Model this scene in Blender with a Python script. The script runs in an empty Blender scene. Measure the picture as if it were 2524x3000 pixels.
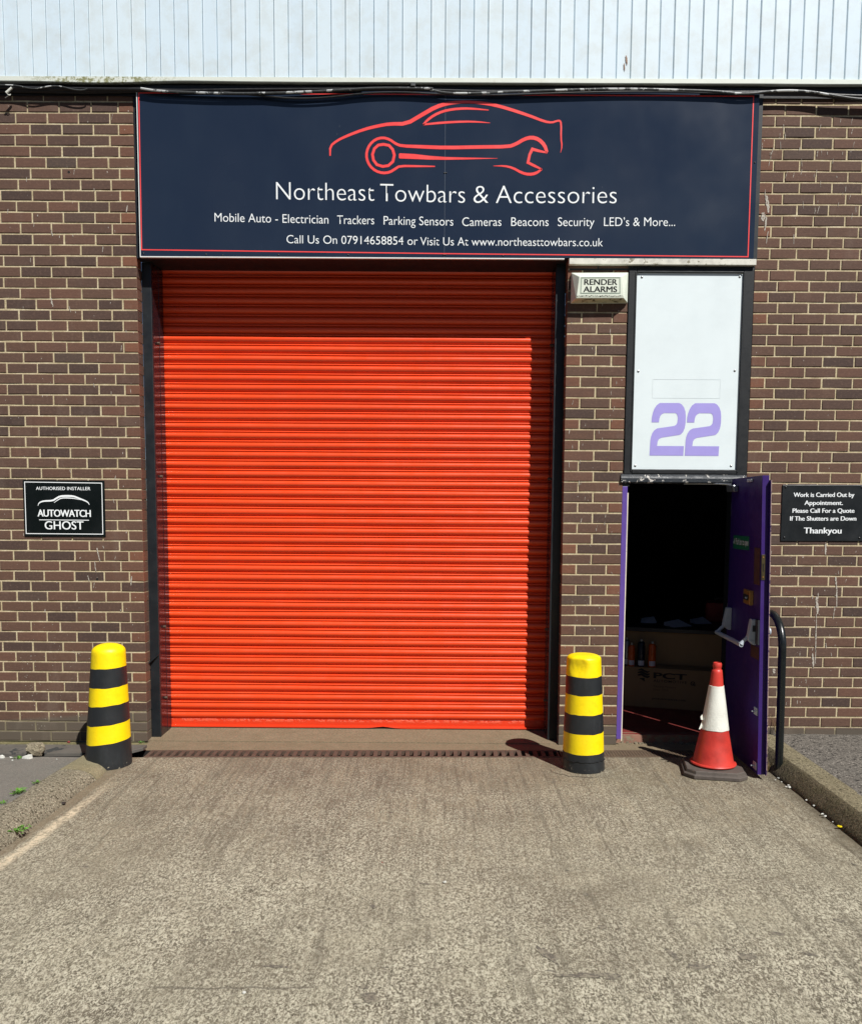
import bpy, bmesh, math, random
from mathutils import Vector, Matrix, noise as mnoise
from mathutils.geometry import tessellate_polygon
random.seed(7)
S = bpy.context.scene
COL = S.collection
R = math.radians

# ------------------------------------------------------------------ camera
cam_d = bpy.data.cameras.new("camera"); cam = bpy.data.objects.new("camera", cam_d); COL.objects.link(cam)
S.camera = cam
cam_d.sensor_fit = 'HORIZONTAL'; cam_d.sensor_width = 36.0
cam_d.lens = 36.0 * 2500.0 / 2524.0
cam_d.shift_y = (1699 - 1500) / 2524.0
cam_d.clip_start = 0.05; cam_d.clip_end = 1000
PITCH, YAW, ROLL = 0.08718, -0.00458, 0.00635
f0 = Vector((math.sin(YAW) * math.cos(PITCH), math.cos(YAW) * math.cos(PITCH), -math.sin(PITCH)))
r0 = Vector((math.cos(YAW), -math.sin(YAW), 0)); u0 = r0.cross(f0)
rr = math.cos(ROLL) * r0 + math.sin(ROLL) * u0
uu = -math.sin(ROLL) * r0 + math.cos(ROLL) * u0
cam.matrix_world = Matrix(((rr.x, uu.x, -f0.x, 0.03798), (rr.y, uu.y, -f0.y, -6.36824), (rr.z, uu.z, -f0.z, 1.81288), (0, 0, 0, 1)))

# ------------------------------------------------------------------ sky and sun
SUN_EL, SUN_AZ = R(48.5), R(32.5)          # azimuth measured from the wall's outward normal (-Y) towards +X
sv = Vector((math.sin(SUN_AZ) * math.cos(SUN_EL), -math.cos(SUN_AZ) * math.cos(SUN_EL), math.sin(SUN_EL)))
W = bpy.data.worlds.new("World"); S.world = W; W.use_nodes = True
wn = W.node_tree; wn.nodes.clear()
wo = wn.nodes.new('ShaderNodeOutputWorld'); wb = wn.nodes.new('ShaderNodeBackground'); ws = wn.nodes.new('ShaderNodeTexSky')
ws.sky_type = 'NISHITA'; ws.sun_disc = False; ws.sun_elevation = SUN_EL
ws.sun_rotation = math.atan2(sv.x, sv.y); ws.dust_density = 0.2; ws.air_density = 0.6; ws.ozone_density = 1.2; ws.altitude = 800
wb.inputs[1].default_value = 0.05
wn.links.new(ws.outputs[0], wb.inputs[0]); wn.links.new(wb.outputs[0], wo.inputs[0])
sl = bpy.data.lights.new("sun", 'SUN'); sun = bpy.data.objects.new("sun", sl); COL.objects.link(sun)
sl.energy = 5.0; sl.angle = R(0.5); sl.color = (1.0, 0.975, 0.93)
sun.rotation_euler = (-sv).to_track_quat('-Z', 'Y').to_euler(); sun.location = (6, -8, 12)
S.view_settings.view_transform = 'Standard'; S.view_settings.look = 'None'
S.view_settings.gamma = 1.0; S.view_settings.use_curve_mapping = False
S.view_settings.exposure = 0.26
S.render.engine = 'CYCLES'
S.cycles.max_bounces = 8

# ------------------------------------------------------------------ node helpers
def srgb(r, g, b):
    def c(v):
        v /= 255.0
        return v / 12.92 if v <= 0.04045 else ((v + 0.055) / 1.055) ** 2.4
    return (c(r), c(g), c(b), 1.0)
def lin(r, g, b): return (r, g, b, 1.0)

class NT:
    def __init__(s, name):
        s.m = bpy.data.materials.new(name); s.m.use_nodes = True
        s.t = s.m.node_tree; s.t.nodes.clear()
        s.out = s.t.nodes.new('ShaderNodeOutputMaterial')
        s.b = s.t.nodes.new('ShaderNodeBsdfPrincipled')
        s.t.links.new(s.b.outputs[0], s.out.inputs[0])
        s._co = None
    def node(s, typ, **kw):
        n = s.t.nodes.new(typ)
        for k, v in kw.items(): setattr(n, k, v)
        return n
    def put(s, sock, v):
        if isinstance(v, bpy.types.NodeSocket): s.t.links.new(v, sock)
        elif v is not None: sock.default_value = v
    def co(s):
        if s._co is None: s._co = s.node('ShaderNodeTexCoord').outputs['Object']
        return s._co
    def mapped(s, scale=(1, 1, 1), loc=(0, 0, 0), rot=(0, 0, 0)):
        n = s.node('ShaderNodeMapping'); s.put(n.inputs[0], s.co())
        n.inputs['Scale'].default_value = scale; n.inputs['Location'].default_value = loc; n.inputs['Rotation'].default_value = rot
        return n.outputs[0]
    def noise(s, scale, detail=4, rough=0.6, vec=None, dist=0.0):
        n = s.node('ShaderNodeTexNoise'); s.put(n.inputs['Vector'], vec if vec is not None else s.co())
        n.inputs['Scale'].default_value = scale; n.inputs['Detail'].default_value = detail
        n.inputs['Roughness'].default_value = rough; n.inputs['Distortion'].default_value = dist
        return n.outputs['Fac']
    def voro(s, scale, vec=None, feature='F1', out='Distance', rnd=1.0):
        n = s.node('ShaderNodeTexVoronoi', feature=feature); s.put(n.inputs['Vector'], vec if vec is not None else s.co())
        n.inputs['Scale'].default_value = scale; n.inputs['Randomness'].default_value = rnd
        return n.outputs[out]
    def ramp(s, fac, stops, interp='LINEAR'):
        n = s.node('ShaderNodeValToRGB'); s.put(n.inputs[0], fac); cr = n.color_ramp; cr.interpolation = interp
        while len(cr.elements) < len(stops): cr.elements.new(0.5)
        for e, (p, c) in zip(cr.elements, stops):
            e.position = p; e.color = c if hasattr(c, '__len__') else (c, c, c, 1)
        return n.outputs[0]
    def mix(s, fac, a, b, mode='MIX'):
        n = s.node('ShaderNodeMix', data_type='RGBA', blend_type=mode)
        s.put(n.inputs[0], fac); s.put(n.inputs[6], a); s.put(n.inputs[7], b)
        return n.outputs[2]
    def math(s, op, a, b=None, clamp=False):
        n = s.node('ShaderNodeMath', operation=op); n.use_clamp = clamp
        s.put(n.inputs[0], a)
        if b is not None: s.put(n.inputs[1], b)
        return n.outputs[0]
    def sep(s, vec=None):
        n = s.node('ShaderNodeSeparateXYZ'); s.put(n.inputs[0], vec if vec is not None else s.co()); return n.outputs
    def attr(s, name):
        n = s.node('ShaderNodeAttribute', attribute_name=name); return n.outputs['Fac']
    def mr(s, v, a, b, c=0.0, d=1.0):
        n = s.node('ShaderNodeMapRange'); s.put(n.inputs[0], v)
        for i, x in enumerate((a, b, c, d)): n.inputs[i + 1].default_value = x
        return n.outputs[0]
    def bump(s, h, strength=0.3, dist=0.01, normal=None):
        n = s.node('ShaderNodeBump'); n.inputs['Strength'].default_value = strength; n.inputs['Distance'].default_value = dist
        s.put(n.inputs['Height'], h)
        if normal is not None: s.put(n.inputs['Normal'], normal)
        return n.outputs[0]
    def set(s, color=None, rough=None, metal=None, normal=None, spec=None, coat=None, coat_rough=None):
        b = s.b.inputs
        s.put(b['Base Color'], color); s.put(b['Roughness'], rough); s.put(b['Metallic'], metal)
        s.put(b['Normal'], normal); s.put(b['Specular IOR Level'], spec)
        s.put(b['Coat Weight'], coat); s.put(b['Coat Roughness'], coat_rough)
        return s.m

def worn(name, col, rough=0.5, var=0.25, scale=9.0, chip=None, chip_amt=0.0, bump=0.15, metal=0.0, coat=None, chip_scale=28):
    """painted or plain surface with uneven tone, optional chips of another colour"""
    n = NT(name)
    a = n.noise(scale, 5, 0.65)
    dark = tuple(c * (1 - var) for c in col[:3]) + (1,); lite = tuple(min(1, c * (1 + var * .6)) for c in col[:3]) + (1,)
    c = n.ramp(a, [(0.3, dark), (0.5, col), (0.72, lite)])
    h = n.noise(scale * 9, 3, 0.6)
    if chip is not None:
        k = n.noise(chip_scale, 6, 0.7)
        mask = n.ramp(k, [(0.62 - chip_amt, 0.0), (0.635 - chip_amt, 1.0)])
        c = n.mix(mask, c, chip)
        h = n.math('SUBTRACT', h, n.math('MULTIPLY', mask, 0.5))
    rr_ = n.mr(n.noise(scale * 2.3, 4), 0.25, 0.75, max(0.04, rough - .1), min(1, rough + .12))
    return n.set(c, rr_, metal, n.bump(h, bump, 0.004), coat=coat)

# ------------------------------------------------------------------ materials
def m_brick():
    n = NT("brick")
    t = n.attr('tint'); red = n.attr('red')
    c = n.ramp(t, [(0.0, srgb(70, 55, 49)), (0.18, srgb(84, 64, 55)), (0.45, srgb(99, 72, 58)), (0.65, srgb(94, 71, 59)), (0.88, srgb(106, 75, 61)), (1.0, srgb(80, 66, 58))])
    c = n.mix(red, c, n.ramp(t, [(0.0, srgb(108, 74, 58)), (0.6, srgb(116, 76, 57)), (1.0, srgb(128, 82, 60))]))
    drag = n.noise(14, 5, 0.7, n.mapped((1, 1, 7)))
    c = n.mix(n.ramp(drag, [(0.3, 0.35), (0.7, 0.0)]), c, lin(.045, .032, .028))
    c = n.mix(n.ramp(n.noise(55, 4, 0.75), [(0.5, 0.0), (0.75, 0.25)]), c, srgb(146, 118, 98))
    # greyed courses near the ground
    z = n.sep()[2]
    lowz = n.math('SUBTRACT', z, n.math('MULTIPLY', n.mr(n.sep()[0], 0, 2, 0, 1), 0.155))
    g = n.math('MULTIPLY', n.mr(lowz, 0.16, 0.13, 0, 1), 0.8)
    c = n.mix(g, c, srgb(88, 82, 72))
    # pink smear and pale bloom
    x = n.sep()[0]
    px = n.math('MULTIPLY', n.mr(n.math('ABSOLUTE', n.math('SUBTRACT', x, -2.86)), 0.30, 0.05), n.mr(n.math('ABSOLUTE', n.math('SUBTRACT', z, 0.20)), 0.10, 0.02))
    px = n.math('MULTIPLY', px, n.ramp(n.noise(9, 4), [(0.35, 0), (0.6, 0.6)]))
    c = n.mix(px, c, srgb(140, 74, 72))
    # fine white flecks of paint and droppings, stretched down the wall
    fl = n.noise(30, 2, 0.5, n.mapped((2.2, 2.2, 0.8)))
    c = n.mix(n.ramp(fl, [(0.735, 0.0), (0.76, 0.75)]), c, srgb(205, 200, 190))
    bloom = n.noise(3.2, 5, 0.7, n.mapped((1.0, 1, 0.35)))
    c = n.mix(n.ramp(bloom, [(0.55, 0.0), (0.8, 0.16)]), c, srgb(165, 150, 135))
    c = n.mix(n.ramp(n.noise(1.1, 5, 0.65, n.mapped((1, 1, 0.7), (2, 0, 3))), [(0.52, 0.0), (0.72, 0.42)]), c, srgb(64, 50, 45))
    h = n.math('ADD', n.noise(120, 4, 0.7), n.math('MULTIPLY', drag, 0.6))
    return n.set(c, 0.78, 0, n.bump(h, 0.35, 0.004), spec=0.3)

def m_mortar():
    n = NT("mortar")
    c = n.ramp(n.noise(8, 5, 0.7), [(0.25, srgb(148, 134, 106)), (0.5, srgb(195, 181, 147)), (0.75, srgb(216, 205, 175))])
    c = n.mix(n.ramp(n.noise(90, 3, 0.7), [(0.35, 0.45), (0.6, 0.0)]), c, srgb(140, 122, 92))
    z = n.sep()[2]
    lowz = n.math('SUBTRACT', z, n.math('MULTIPLY', n.mr(n.sep()[0], 0, 2, 0, 1), 0.155))
    c = n.mix(n.math('MULTIPLY', n.mr(lowz, 0.17, 0.12), 0.8), c, srgb(96, 90, 74))
    return n.set(c, 0.92, 0, n.bump(n.noise(150, 4, 0.8), 0.6, 0.004), spec=0.2)

def m_drive():
    n = NT("worn_concrete")
    x, y, z = n.sep()
    warp = n.node('ShaderNodeVectorMath', operation='ADD'); n.put(warp.inputs[0], n.co())
    wcol = n.node('ShaderNodeTexNoise'); wcol.inputs['Scale'].default_value = 1.2; n.put(wcol.inputs['Vector'], n.co())
    sc = n.node('ShaderNodeVectorMath', operation='SCALE'); n.put(sc.inputs[0], wcol.outputs['Color']); sc.inputs['Scale'].default_value = 0.25
    n.put(warp.inputs[1], sc.outputs[0]); wv = warp.outputs[0]
    # base tone: browner towards the door, paler in the open
    away = n.mr(n.math('ADD', y, n.math('MULTIPLY', n.noise(0.8, 3), 2.0)), -2.3, 0.7, 1.0, 0.0)
    base = n.mix(away, srgb(109, 97, 79), srgb(137, 131, 112))
    big = n.noise(1.5, 6, 0.65, wv)
    base = n.mix(n.ramp(big, [(0.32, 0.85), (0.58, 0.0)]), base, srgb(98, 89, 75))
    base = n.mix(n.ramp(n.noise(2.4, 5, 0.65, wv), [(0.50, 0.0), (0.74, 0.6)]), base, n.mix(away, srgb(132, 119, 97), srgb(164, 157, 134)))
    base = n.mix(n.ramp(n.noise(7, 5, 0.7), [(0.30, 0.35), (0.55, 0.0)]), base, srgb(94, 87, 75))
    # exposed aggregate: pale matrix, darker stones, in sizes from grit to pebbles
    agg = n.noise(72, 6, 0.70, n.mapped((1.25, 0.66, 1)), 0.7)
    agg2 = n.noise(150, 2, 0.6, n.mapped((1.2, 0.7, 1)))
    agg3 = n.noise(21, 4, 0.7, n.mapped((1.2, 0.8, 1)))
    wear = n.math('MULTIPLY', n.mr(n.noise(1.0, 4, 0.6, n.mapped((1, 1, 1), (4, 2, 0))), 0.35, 0.62, 0.5, 1.0), n.mr(n.noise(5.0, 4, 0.65), 0.30, 0.52, 0.5, 1.1))
    amt = n.math('MULTIPLY', wear, n.mr(away, 0, 1, 0.35, 1.05))
    lightf = n.math('MULTIPLY', n.ramp(agg, [(0.50, 0.0), (0.55, 1.0)]), amt)
    darkf = n.math('MULTIPLY', n.ramp(agg, [(0.41, 1.0), (0.46, 0.0)]), amt)
    c = n.mix(n.math('MULTIPLY', lightf, 0.9), base, srgb(196, 190, 168))
    c = n.mix(n.math('MULTIPLY', darkf, 0.9), c, srgb(82, 76, 64))
    c = n.mix(n.math('MULTIPLY', n.ramp(agg3, [(0.58, 0.0), (0.70, 0.45)]), amt), c, srgb(176, 169, 147))
    c = n.mix(n.ramp(agg3, [(0.31, 0.65), (0.40, 0.0)]), c, srgb(90, 84, 71))
    c = n.mix(n.math('MULTIPLY', n.ramp(agg2, [(0.54, 0.0), (0.62, 0.65)]), amt), c, srgb(204, 197, 176))
    c = n.mix(n.ramp(agg2, [(0.34, 0.55), (0.42, 0.0)]), c, srgb(80, 74, 61))
    # brushed and tyre-polished lines running to the door
    st = n.noise(7, 5, 0.7, n.mapped((1.6, 0.12, 1)))
    c = n.mix(n.ramp(st, [(0.33, 0.55), (0.45, 0.0)]), c, srgb(96, 90, 77))
    st3 = n.noise(15, 4, 0.65, n.mapped((1.5, 0.05, 1), (3, 1, 0)))
    c = n.mix(n.ramp(st3, [(0.33, 0.35), (0.40, 0.0)]), c, srgb(92, 86, 74))
    c = n.mix(n.ramp(st3, [(0.60, 0.0), (0.70, 0.2)]), c, srgb(176, 169, 147))
    st2 = n.noise(26, 3, 0.6, n.mapped((1.5, 0.07, 1)))
    c = n.mix(n.math('MULTIPLY', n.ramp(st2, [(0.34, 0.5), (0.45, 0.0)]), n.mr(y, -2.6, -1.2, 0.35, 1.0)), c, srgb(88, 78, 65))
    c = n.mix(n.math('MULTIPLY', n.ramp(st2, [(0.56, 0.0), (0.68, 0.3)]), n.mr(y, -2.6, -1.2, 0.2, 1.0)), c, srgb(150, 136, 112))
    # irregular oil marks and worn patches
    sp = n.noise(5.5, 6, 0.6, n.mapped((0.75, 1.5, 1), (0.3, 0.7, 0)))
    c = n.mix(n.ramp(sp, [(0.685, 0.0), (0.705, 0.7)]), c, srgb(88, 82, 74))
    sp2 = n.noise(13, 5, 0.6, n.mapped((0.6, 1.3, 1), (5.3, 1.7, 0)))
    c = n.mix(n.ramp(sp2, [(0.70, 0.0), (0.715, 0.75)]), c, srgb(78, 72, 65))
    # one scraped line across the front
    yl = n.math('ADD', y, n.math('MULTIPLY', n.math('SUBTRACT', n.noise(6, 4), 0.5), 0.06))
    sl_ = n.math('MULTIPLY', n.mr(n.math('ABSOLUTE', n.math('SUBTRACT', yl, -3.31)), 0.010, 0.004), n.mr(n.math('ABSOLUTE', n.math('SUBTRACT', x, -0.72)), 0.34, 0.28))
    c = n.mix(n.math('MULTIPLY', sl_, 0.6), c, srgb(84, 78, 68))
    # smooth channel and the pale abraded line beside the left kerb
    e = n.math('ADD', x, n.math('MULTIPLY', n.math('SUBTRACT', n.noise(3, 3), 0.5), 0.05))
    e = n.math('ADD', e, n.math('MULTIPLY', y, -0.055))            # line drifts with distance
    gut = n.mr(e, -2.045, -2.075)
    c = n.mix(n.math('MULTIPLY', gut, 0.75), c, n.mix(n.noise(7, 4), srgb(104, 92, 74), srgb(126, 114, 94)))
    line = n.math('MULTIPLY', n.mr(n.math('ABSOLUTE', n.math('SUBTRACT', e, -2.005)), 0.045, 0.012), n.mr(y, -0.9, -1.5))
    line = n.math('MULTIPLY', line, n.ramp(n.noise(40, 3, 0.7), [(0.40, 0.15), (0.55, 0.9)]))
    c = n.mix(line, c, srgb(206, 190, 162))
    # dirt along the right kerb
    rk = n.math('MULTIPLY', n.mr(n.math('ADD', x, n.math('MULTIPLY', n.noise(6, 4), 0.16)), 2.30, 2.42), 0.8)
    c = n.mix(rk, c, srgb(84, 76, 62))
    h = n.math('ADD', n.math('MULTIPLY', agg, amt), n.math('ADD', n.math('MULTIPLY', agg2, 0.4), n.math('MULTIPLY', agg3, 0.7)))
    return n.set(c, n.mr(agg, 0.3, 0.7, 0.8, 0.95), 0, n.bump(h, 0.9, 0.007), spec=0.25)

def m_conc(name, a, b, d, moss=0.0, scale=60, bump=0.7, speck=0.5):
    n = NT(name)
    c = n.mix(n.noise(5, 5, 0.65), a, b)
    ag = n.noise(scale, 4, 0.7)
    c = n.mix(n.ramp(ag, [(0.38, speck), (0.5, 0.0)]), c, d)
    c = n.mix(n.ramp(n.noise(scale * 1.9, 2, 0.6), [(0.56, 0.0), (0.7, speck)]), c, tuple(min(1, v * 2.0) for v in b[:3]) + (1,))
    if moss: c = n.mix(n.math('MULTIPLY', n.ramp(n.noise(11, 5, 0.7), [(0.4, 0.0), (0.62, 1.0)]), moss), c, srgb(74, 72, 44))
    return n.set(c, 0.93, 0, n.bump(ag, bump, 0.008), spec=0.2)

def m_clad():
    n = NT("white_cladding")
    c = n.mix(n.noise(1.4, 4, 0.6), srgb(206, 220, 227), srgb(213, 226, 232))
    bid = n.attr('tint')
    c = n.mix(n.math('MULTIPLY', bid, 0.5), c, srgb(197, 215, 228))
    c = n.mix(n.ramp(n.noise(2.6, 5, 0.7, n.mapped((1.5, 1, 0.35))), [(0.6, 0.0), (0.9, 0.07)]), c, srgb(178, 192, 198))
    ding = n.noise(7, 4, 0.6, n.mapped((1.6, 1, 0.8), (2, 0, 5)))
    c = n.mix(n.ramp(ding, [(0.75, 0.0), (0.78, 0.6)]), c, srgb(150, 140, 128))
    z = n.sep()[2]
    c = n.mix(n.math('MULTIPLY', n.mr(z, 4.88, 4.82), n.ramp(n.noise(6, 5, 0.7), [(0.45, 0), (0.75, 0.35)])), c, srgb(176, 172, 152))
    return n.set(c, 0.42, 0, n.bump(n.noise(3, 2), 0.08, 0.01))

def m_trim():
    n = NT("trim_paint")
    x = n.sep()[0]
    c = n.mix(n.noise(6, 5, 0.7), srgb(190, 194, 180), srgb(206, 211, 204))
    near = n.mr(n.math('ABSOLUTE', n.math('ADD', x, 2.35)), 0.6, 0.25)
    c = n.mix(n.math('MULTIPLY', near, n.ramp(n.noise(38, 5, 0.75), [(0.46, 0.0), (0.56, 0.9)])), c, srgb(112, 112, 62))
    c = n.mix(n.ramp(n.noise(13, 5, 0.7), [(0.62, 0.0), (0.8, 0.4)]), c, srgb(150, 142, 116))
    return n.set(c, 0.6, 0, n.bump(n.noise(40, 4), 0.2, 0.004))

def m_sign():
    n = NT("sign_navy")
    c = n.mix(n.noise(0.9, 3, 0.5), srgb(25, 35, 54), srgb(37, 48, 64))
    c = n.mix(n.ramp(n.noise(3.0, 4, 0.6, n.mapped((1, 1, .35))), [(0.5, 0.0), (0.85, 0.14)]), c, srgb(60, 72, 84))
    sc = n.noise(16, 3, 0.6, n.mapped((1.2, 1, 0.28), (1, 0, 3), (0, 0.5, 0)))
    c = n.mix(n.ramp(sc, [(0.745, 0.0), (0.77, 0.4)]), c, srgb(150, 156, 160))
    return n.set(c, n.mr(n.noise(1.7, 3), 0.3, 0.7, 0.16, 0.3), 0, n.bump(n.noise(1.6, 2), 0.05, 0.03), spec=0.45)

def m_shutter():
    n = NT("shutter_red_paint")
    c = n.mix(n.noise(2.2, 4, 0.6, n.mapped((0.4, 1, 2))), srgb(218, 63, 24), srgb(234, 77, 32))
    c = n.mix(n.ramp(n.noise(18, 5, 0.7, n.mapped((0.3, 1, 1))), [(0.5, 0), (0.8, 0.22)]), c, srgb(196, 48, 18))
    c = n.mix(n.ramp(n.noise(34, 4, 0.7), [(0.72, 0.0), (0.78, 0.5)]), c, srgb(244, 132, 92))
    return n.set(c, n.mr(n.noise(6, 4), 0.3, 0.7, 0.26, 0.42), 0, n.bump(n.noise(45, 3, 0.6), 0.06, 0.003), spec=0.5)

def m_barpaint():
    n = NT("shutter_flaking_paint")
    z = n.sep()[2]
    k = n.ramp(n.noise(26, 6, 0.75), [(0.48, 0.0), (0.53, 1.0)])
    band = n.mr(n.math('ABSOLUTE', n.math('SUBTRACT', z, 0.058)), 0.018, 0.006)
    fl = n.math('MULTIPLY', k, band)
    c = n.mix(n.noise(5, 4), srgb(196, 48, 16), srgb(214, 58, 22))
    c = n.mix(n.math('MULTIPLY', fl, .55), c, srgb(224, 96, 62))
    return n.set(c, 0.4, 0, n.bump(n.math('ADD', fl, n.noise(60, 3)), 0.4, 0.004))

def m_purple(name, lo, hi):
    n = NT(name)
    c = n.mix(n.noise(4, 5, 0.7), lo, hi)
    c = n.mix(n.ramp(n.noise(30, 5, 0.75), [(0.70, 0.0), (0.715, 1.0)]), c, srgb(36, 26, 40))
    return n.set(c, n.mr(n.noise(7, 4), 0.3, 0.7, 0.3, 0.5), 0, n.bump(n.noise(30, 4, 0.7), 0.15, 0.004))

def m_steel_black(name="black_steel_paint"):
    n = NT(name)
    c = n.mix(n.noise(6, 5, 0.7), srgb(14, 18, 22), srgb(26, 32, 37))
    c = n.mix(n.ramp(n.noise(22, 5, 0.75, n.mapped((1, 1, .4))), [(0.66, 0.0), (0.78, 0.5)]), c, srgb(92, 98, 100))
    return n.set(c, n.mr(n.noise(8, 4), 0.3, 0.7, 0.38, 0.6), 0, n.bump(n.noise(50, 4, 0.7), 0.12, 0.003))

def m_bollard(name, yel):
    n = NT(name)
    if yel:
        c = n.mix(n.noise(7, 4, 0.6), srgb(240, 208, 0), srgb(248, 220, 4))
        c = n.mix(n.ramp(n.noise(24, 5, 0.7), [(0.52, 0.0), (0.74, 0.45)]), c, srgb(216, 178, 6))
        c = n.mix(n.ramp(n.noise(16, 6, 0.75, n.mapped((1, 1, 2.2), (5, 1, 2))), [(0.66, 0.0), (0.70, 0.35)]), c, srgb(120, 104, 40))
        c = n.mix(n.ramp(n.noise(40, 3, 0.6, n.mapped((1, 1, 1), (2, 2, 2))), [(0.75, 0.0), (0.77, 0.6)]), c, srgb(120, 96, 20))
    else:
        c = n.mix(n.noise(7, 4, 0.6), srgb(26, 29, 31), srgb(37, 40, 43))
        c = n.mix(n.ramp(n.noise(20, 5, 0.7, n.mapped((1, 1, .3))), [(0.55, 0.0), (0.8, 0.35)]), c, srgb(62, 66, 68))
        z = n.sep()[2]
        c = n.mix(n.math('MULTIPLY', n.mr(z, 0.05, 0.012), n.ramp(n.noise(34, 4, 0.7), [(0.60, 0), (0.64, 0.8)])), c, srgb(170, 160, 140))
    h = n.math('ADD', n.noise(26, 4, 0.7), n.math('MULTIPLY', n.noise(120, 2), 0.35))
    return n.set(c, n.mr(n.noise(9, 4), 0.3, 0.7, 0.34, 0.55), 0, n.bump(h, 0.28, 0.006))

M = {}
M['brick'] = m_brick(); M['mortar'] = m_mortar(); M['drive'] = m_drive()
M['apron'] = m_conc("apron_concrete", srgb(112, 99, 80), srgb(134, 120, 98), srgb(82, 72, 58), 0.15, 70, 0.45, 0.4)
M['ledge'] = m_conc("mossy_ledge", srgb(104, 98, 68), srgb(128, 120, 90), srgb(72, 70, 42), 0.45, 50)
M['kerb'] = m_conc("kerb_concrete", srgb(112, 104, 88), srgb(142, 135, 117), srgb(62, 56, 44), 0.10, 60, 1.1, 1.0)
M['kerbend'] = m_conc("kerb_mortar", srgb(120, 112, 88), srgb(142, 133, 108), srgb(92, 84, 66), 0.15, 50, 0.6, 0.4)
M['kerbmoss'] = m_conc("mossy_kerb", srgb(112, 104, 82), srgb(138, 128, 104), srgb(60, 54, 42), 0.12, 52, 1.4, 0.8)
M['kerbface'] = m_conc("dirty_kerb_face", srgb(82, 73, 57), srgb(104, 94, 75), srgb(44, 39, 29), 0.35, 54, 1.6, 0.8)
M['path'] = m_conc("path_tarmac", srgb(104, 101, 95), srgb(124, 119, 111), srgb(74, 71, 67), 0.0, 75, 0.6, 0.4)
M['tarmac'] = m_conc("footway_tarmac", srgb(92, 88, 82), srgb(116, 110, 102), srgb(42, 40, 38), 0.0, 46, 1.6, 1.0)
M['yard'] = m_conc("yard_asphalt", srgb(58, 57, 56), srgb(70, 68, 66), srgb(40, 39, 38), 0.0, 40, 0.5, 0.5)
M['clad'] = m_clad(); M['trim'] = m_trim(); M['sign'] = m_sign()
M['shutter'] = m_shutter(); M['bar'] = m_barpaint()
M['black'] = m_steel_black()
M['gloss'] = worn("gloss_dark_paint", srgb(40, 24, 28), 0.17, 0.3, 7, bump=0.05)
M['seam'] = worn('sign_seam', srgb(84, 92, 104), .5, .2, 6)
M['red_line'] = worn("sign_red_vinyl", srgb(238, 74, 72), 0.35, 0.06, 6, bump=0.0)
M['white_vinyl'] = worn("white_vinyl", srgb(236, 240, 240), 0.35, 0.03, 6, bump=0.0)
M['grey_vinyl'] = worn("green_grey_line", srgb(120, 138, 124), 0.4, 0.05, 6, bump=0.0)
M['black_ink'] = worn("black_ink", srgb(22, 24, 22), 0.4, 0.1, 6, bump=0.0)
M['carton_ink'] = worn("carton_ink", srgb(22, 20, 18), 0.7, 0.1, 6, bump=0.0)
M['alu'] = worn("white_edge", srgb(226, 228, 224), 0.45, 0.1, 12)
M['lintel'] = worn("weathered_white_lintel", srgb(206, 204, 192), 0.6, 0.3, 16, chip=srgb(132, 126, 108), chip_amt=0.02, chip_scale=20)
M['panel'] = worn("white_panel", srgb(218, 228, 230), 0.4, 0.05, 3, chip=srgb(172, 170, 160), chip_amt=-0.125, chip_scale=16, bump=0.03)
M['lilac'] = worn("lilac_vinyl", srgb(160, 150, 216), 0.45, 0.06, 5, bump=0.0)
M['timber_black'] = worn("black_timber_paint", srgb(11, 15, 18), 0.55, 0.3, 10, chip=srgb(196, 192, 184), chip_amt=-0.115, chip_scale=18)
M['timber_flake'] = worn("flaking_black_paint", srgb(34, 40, 46), 0.5, 0.3, 10, chip=srgb(206, 202, 194), chip_amt=0.03, chip_scale=24, bump=0.4)
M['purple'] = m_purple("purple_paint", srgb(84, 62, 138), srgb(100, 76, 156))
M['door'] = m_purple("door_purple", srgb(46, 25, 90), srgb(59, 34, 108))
M['edge_tan'] = worn('worn_tan_edge', srgb(150, 128, 118), .7, .3, 14, chip=srgb(60, 40, 70), chip_amt=.08)
M['cream'] = worn("cream_timber_edge", srgb(222, 212, 192), 0.6, 0.15, 14, chip=srgb(70, 52, 60), chip_amt=-0.06)
M['alarm'] = worn("alarm_cream_plastic", srgb(214, 220, 204), 0.42, 0.08, 9, bump=0.03)
M['alarm_dirty'] = worn("alarm_dirty_plastic", srgb(196, 194, 160), 0.5, 0.3, 14, chip=srgb(96, 90, 62), chip_amt=0.06, chip_scale=22)
M['alarm_label'] = worn("alarm_label", srgb(226, 234, 222), 0.4, 0.03, 6, bump=0.0)
M['sign_black'] = worn("black_sign_plastic", srgb(22, 26, 28), 0.4, 0.15, 3, bump=0.02)
M['sign_black2'] = worn("black_green_sign_plastic", srgb(12, 18, 18), 0.3, 0.15, 3, bump=0.02)
M['screw'] = worn("screw_metal", srgb(150, 152, 150), 0.35, 0.2, 30, metal=0.8)
M['screw_dark'] = worn("dark_screw", srgb(16, 16, 16), 0.4, 0.2, 30)
M['yellow'] = m_bollard("bollard_yellow", True); M['bblack'] = m_bollard("bollard_black", False)
M['cone'] = worn("cone_red_plastic", srgb(190, 56, 46), 0.42, 0.34, 5, bump=0.2)
M['sleeve'] = worn("reflective_white_sleeve", srgb(214, 214, 204), 0.5, 0.14, 10, bump=0.6)
M['rubber'] = worn("brown_grey_rubber", srgb(82, 74, 68), 0.75, 0.3, 13, bump=0.4)
M['rail'] = worn("black_gloss_tube", srgb(20, 24, 24), 0.28, 0.3, 9, chip=srgb(90, 84, 76), chip_amt=-0.1, bump=0.08)
M['rust'] = worn("rusty_iron", srgb(84, 66, 54), 0.8, 0.35, 16, bump=0.5)
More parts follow.
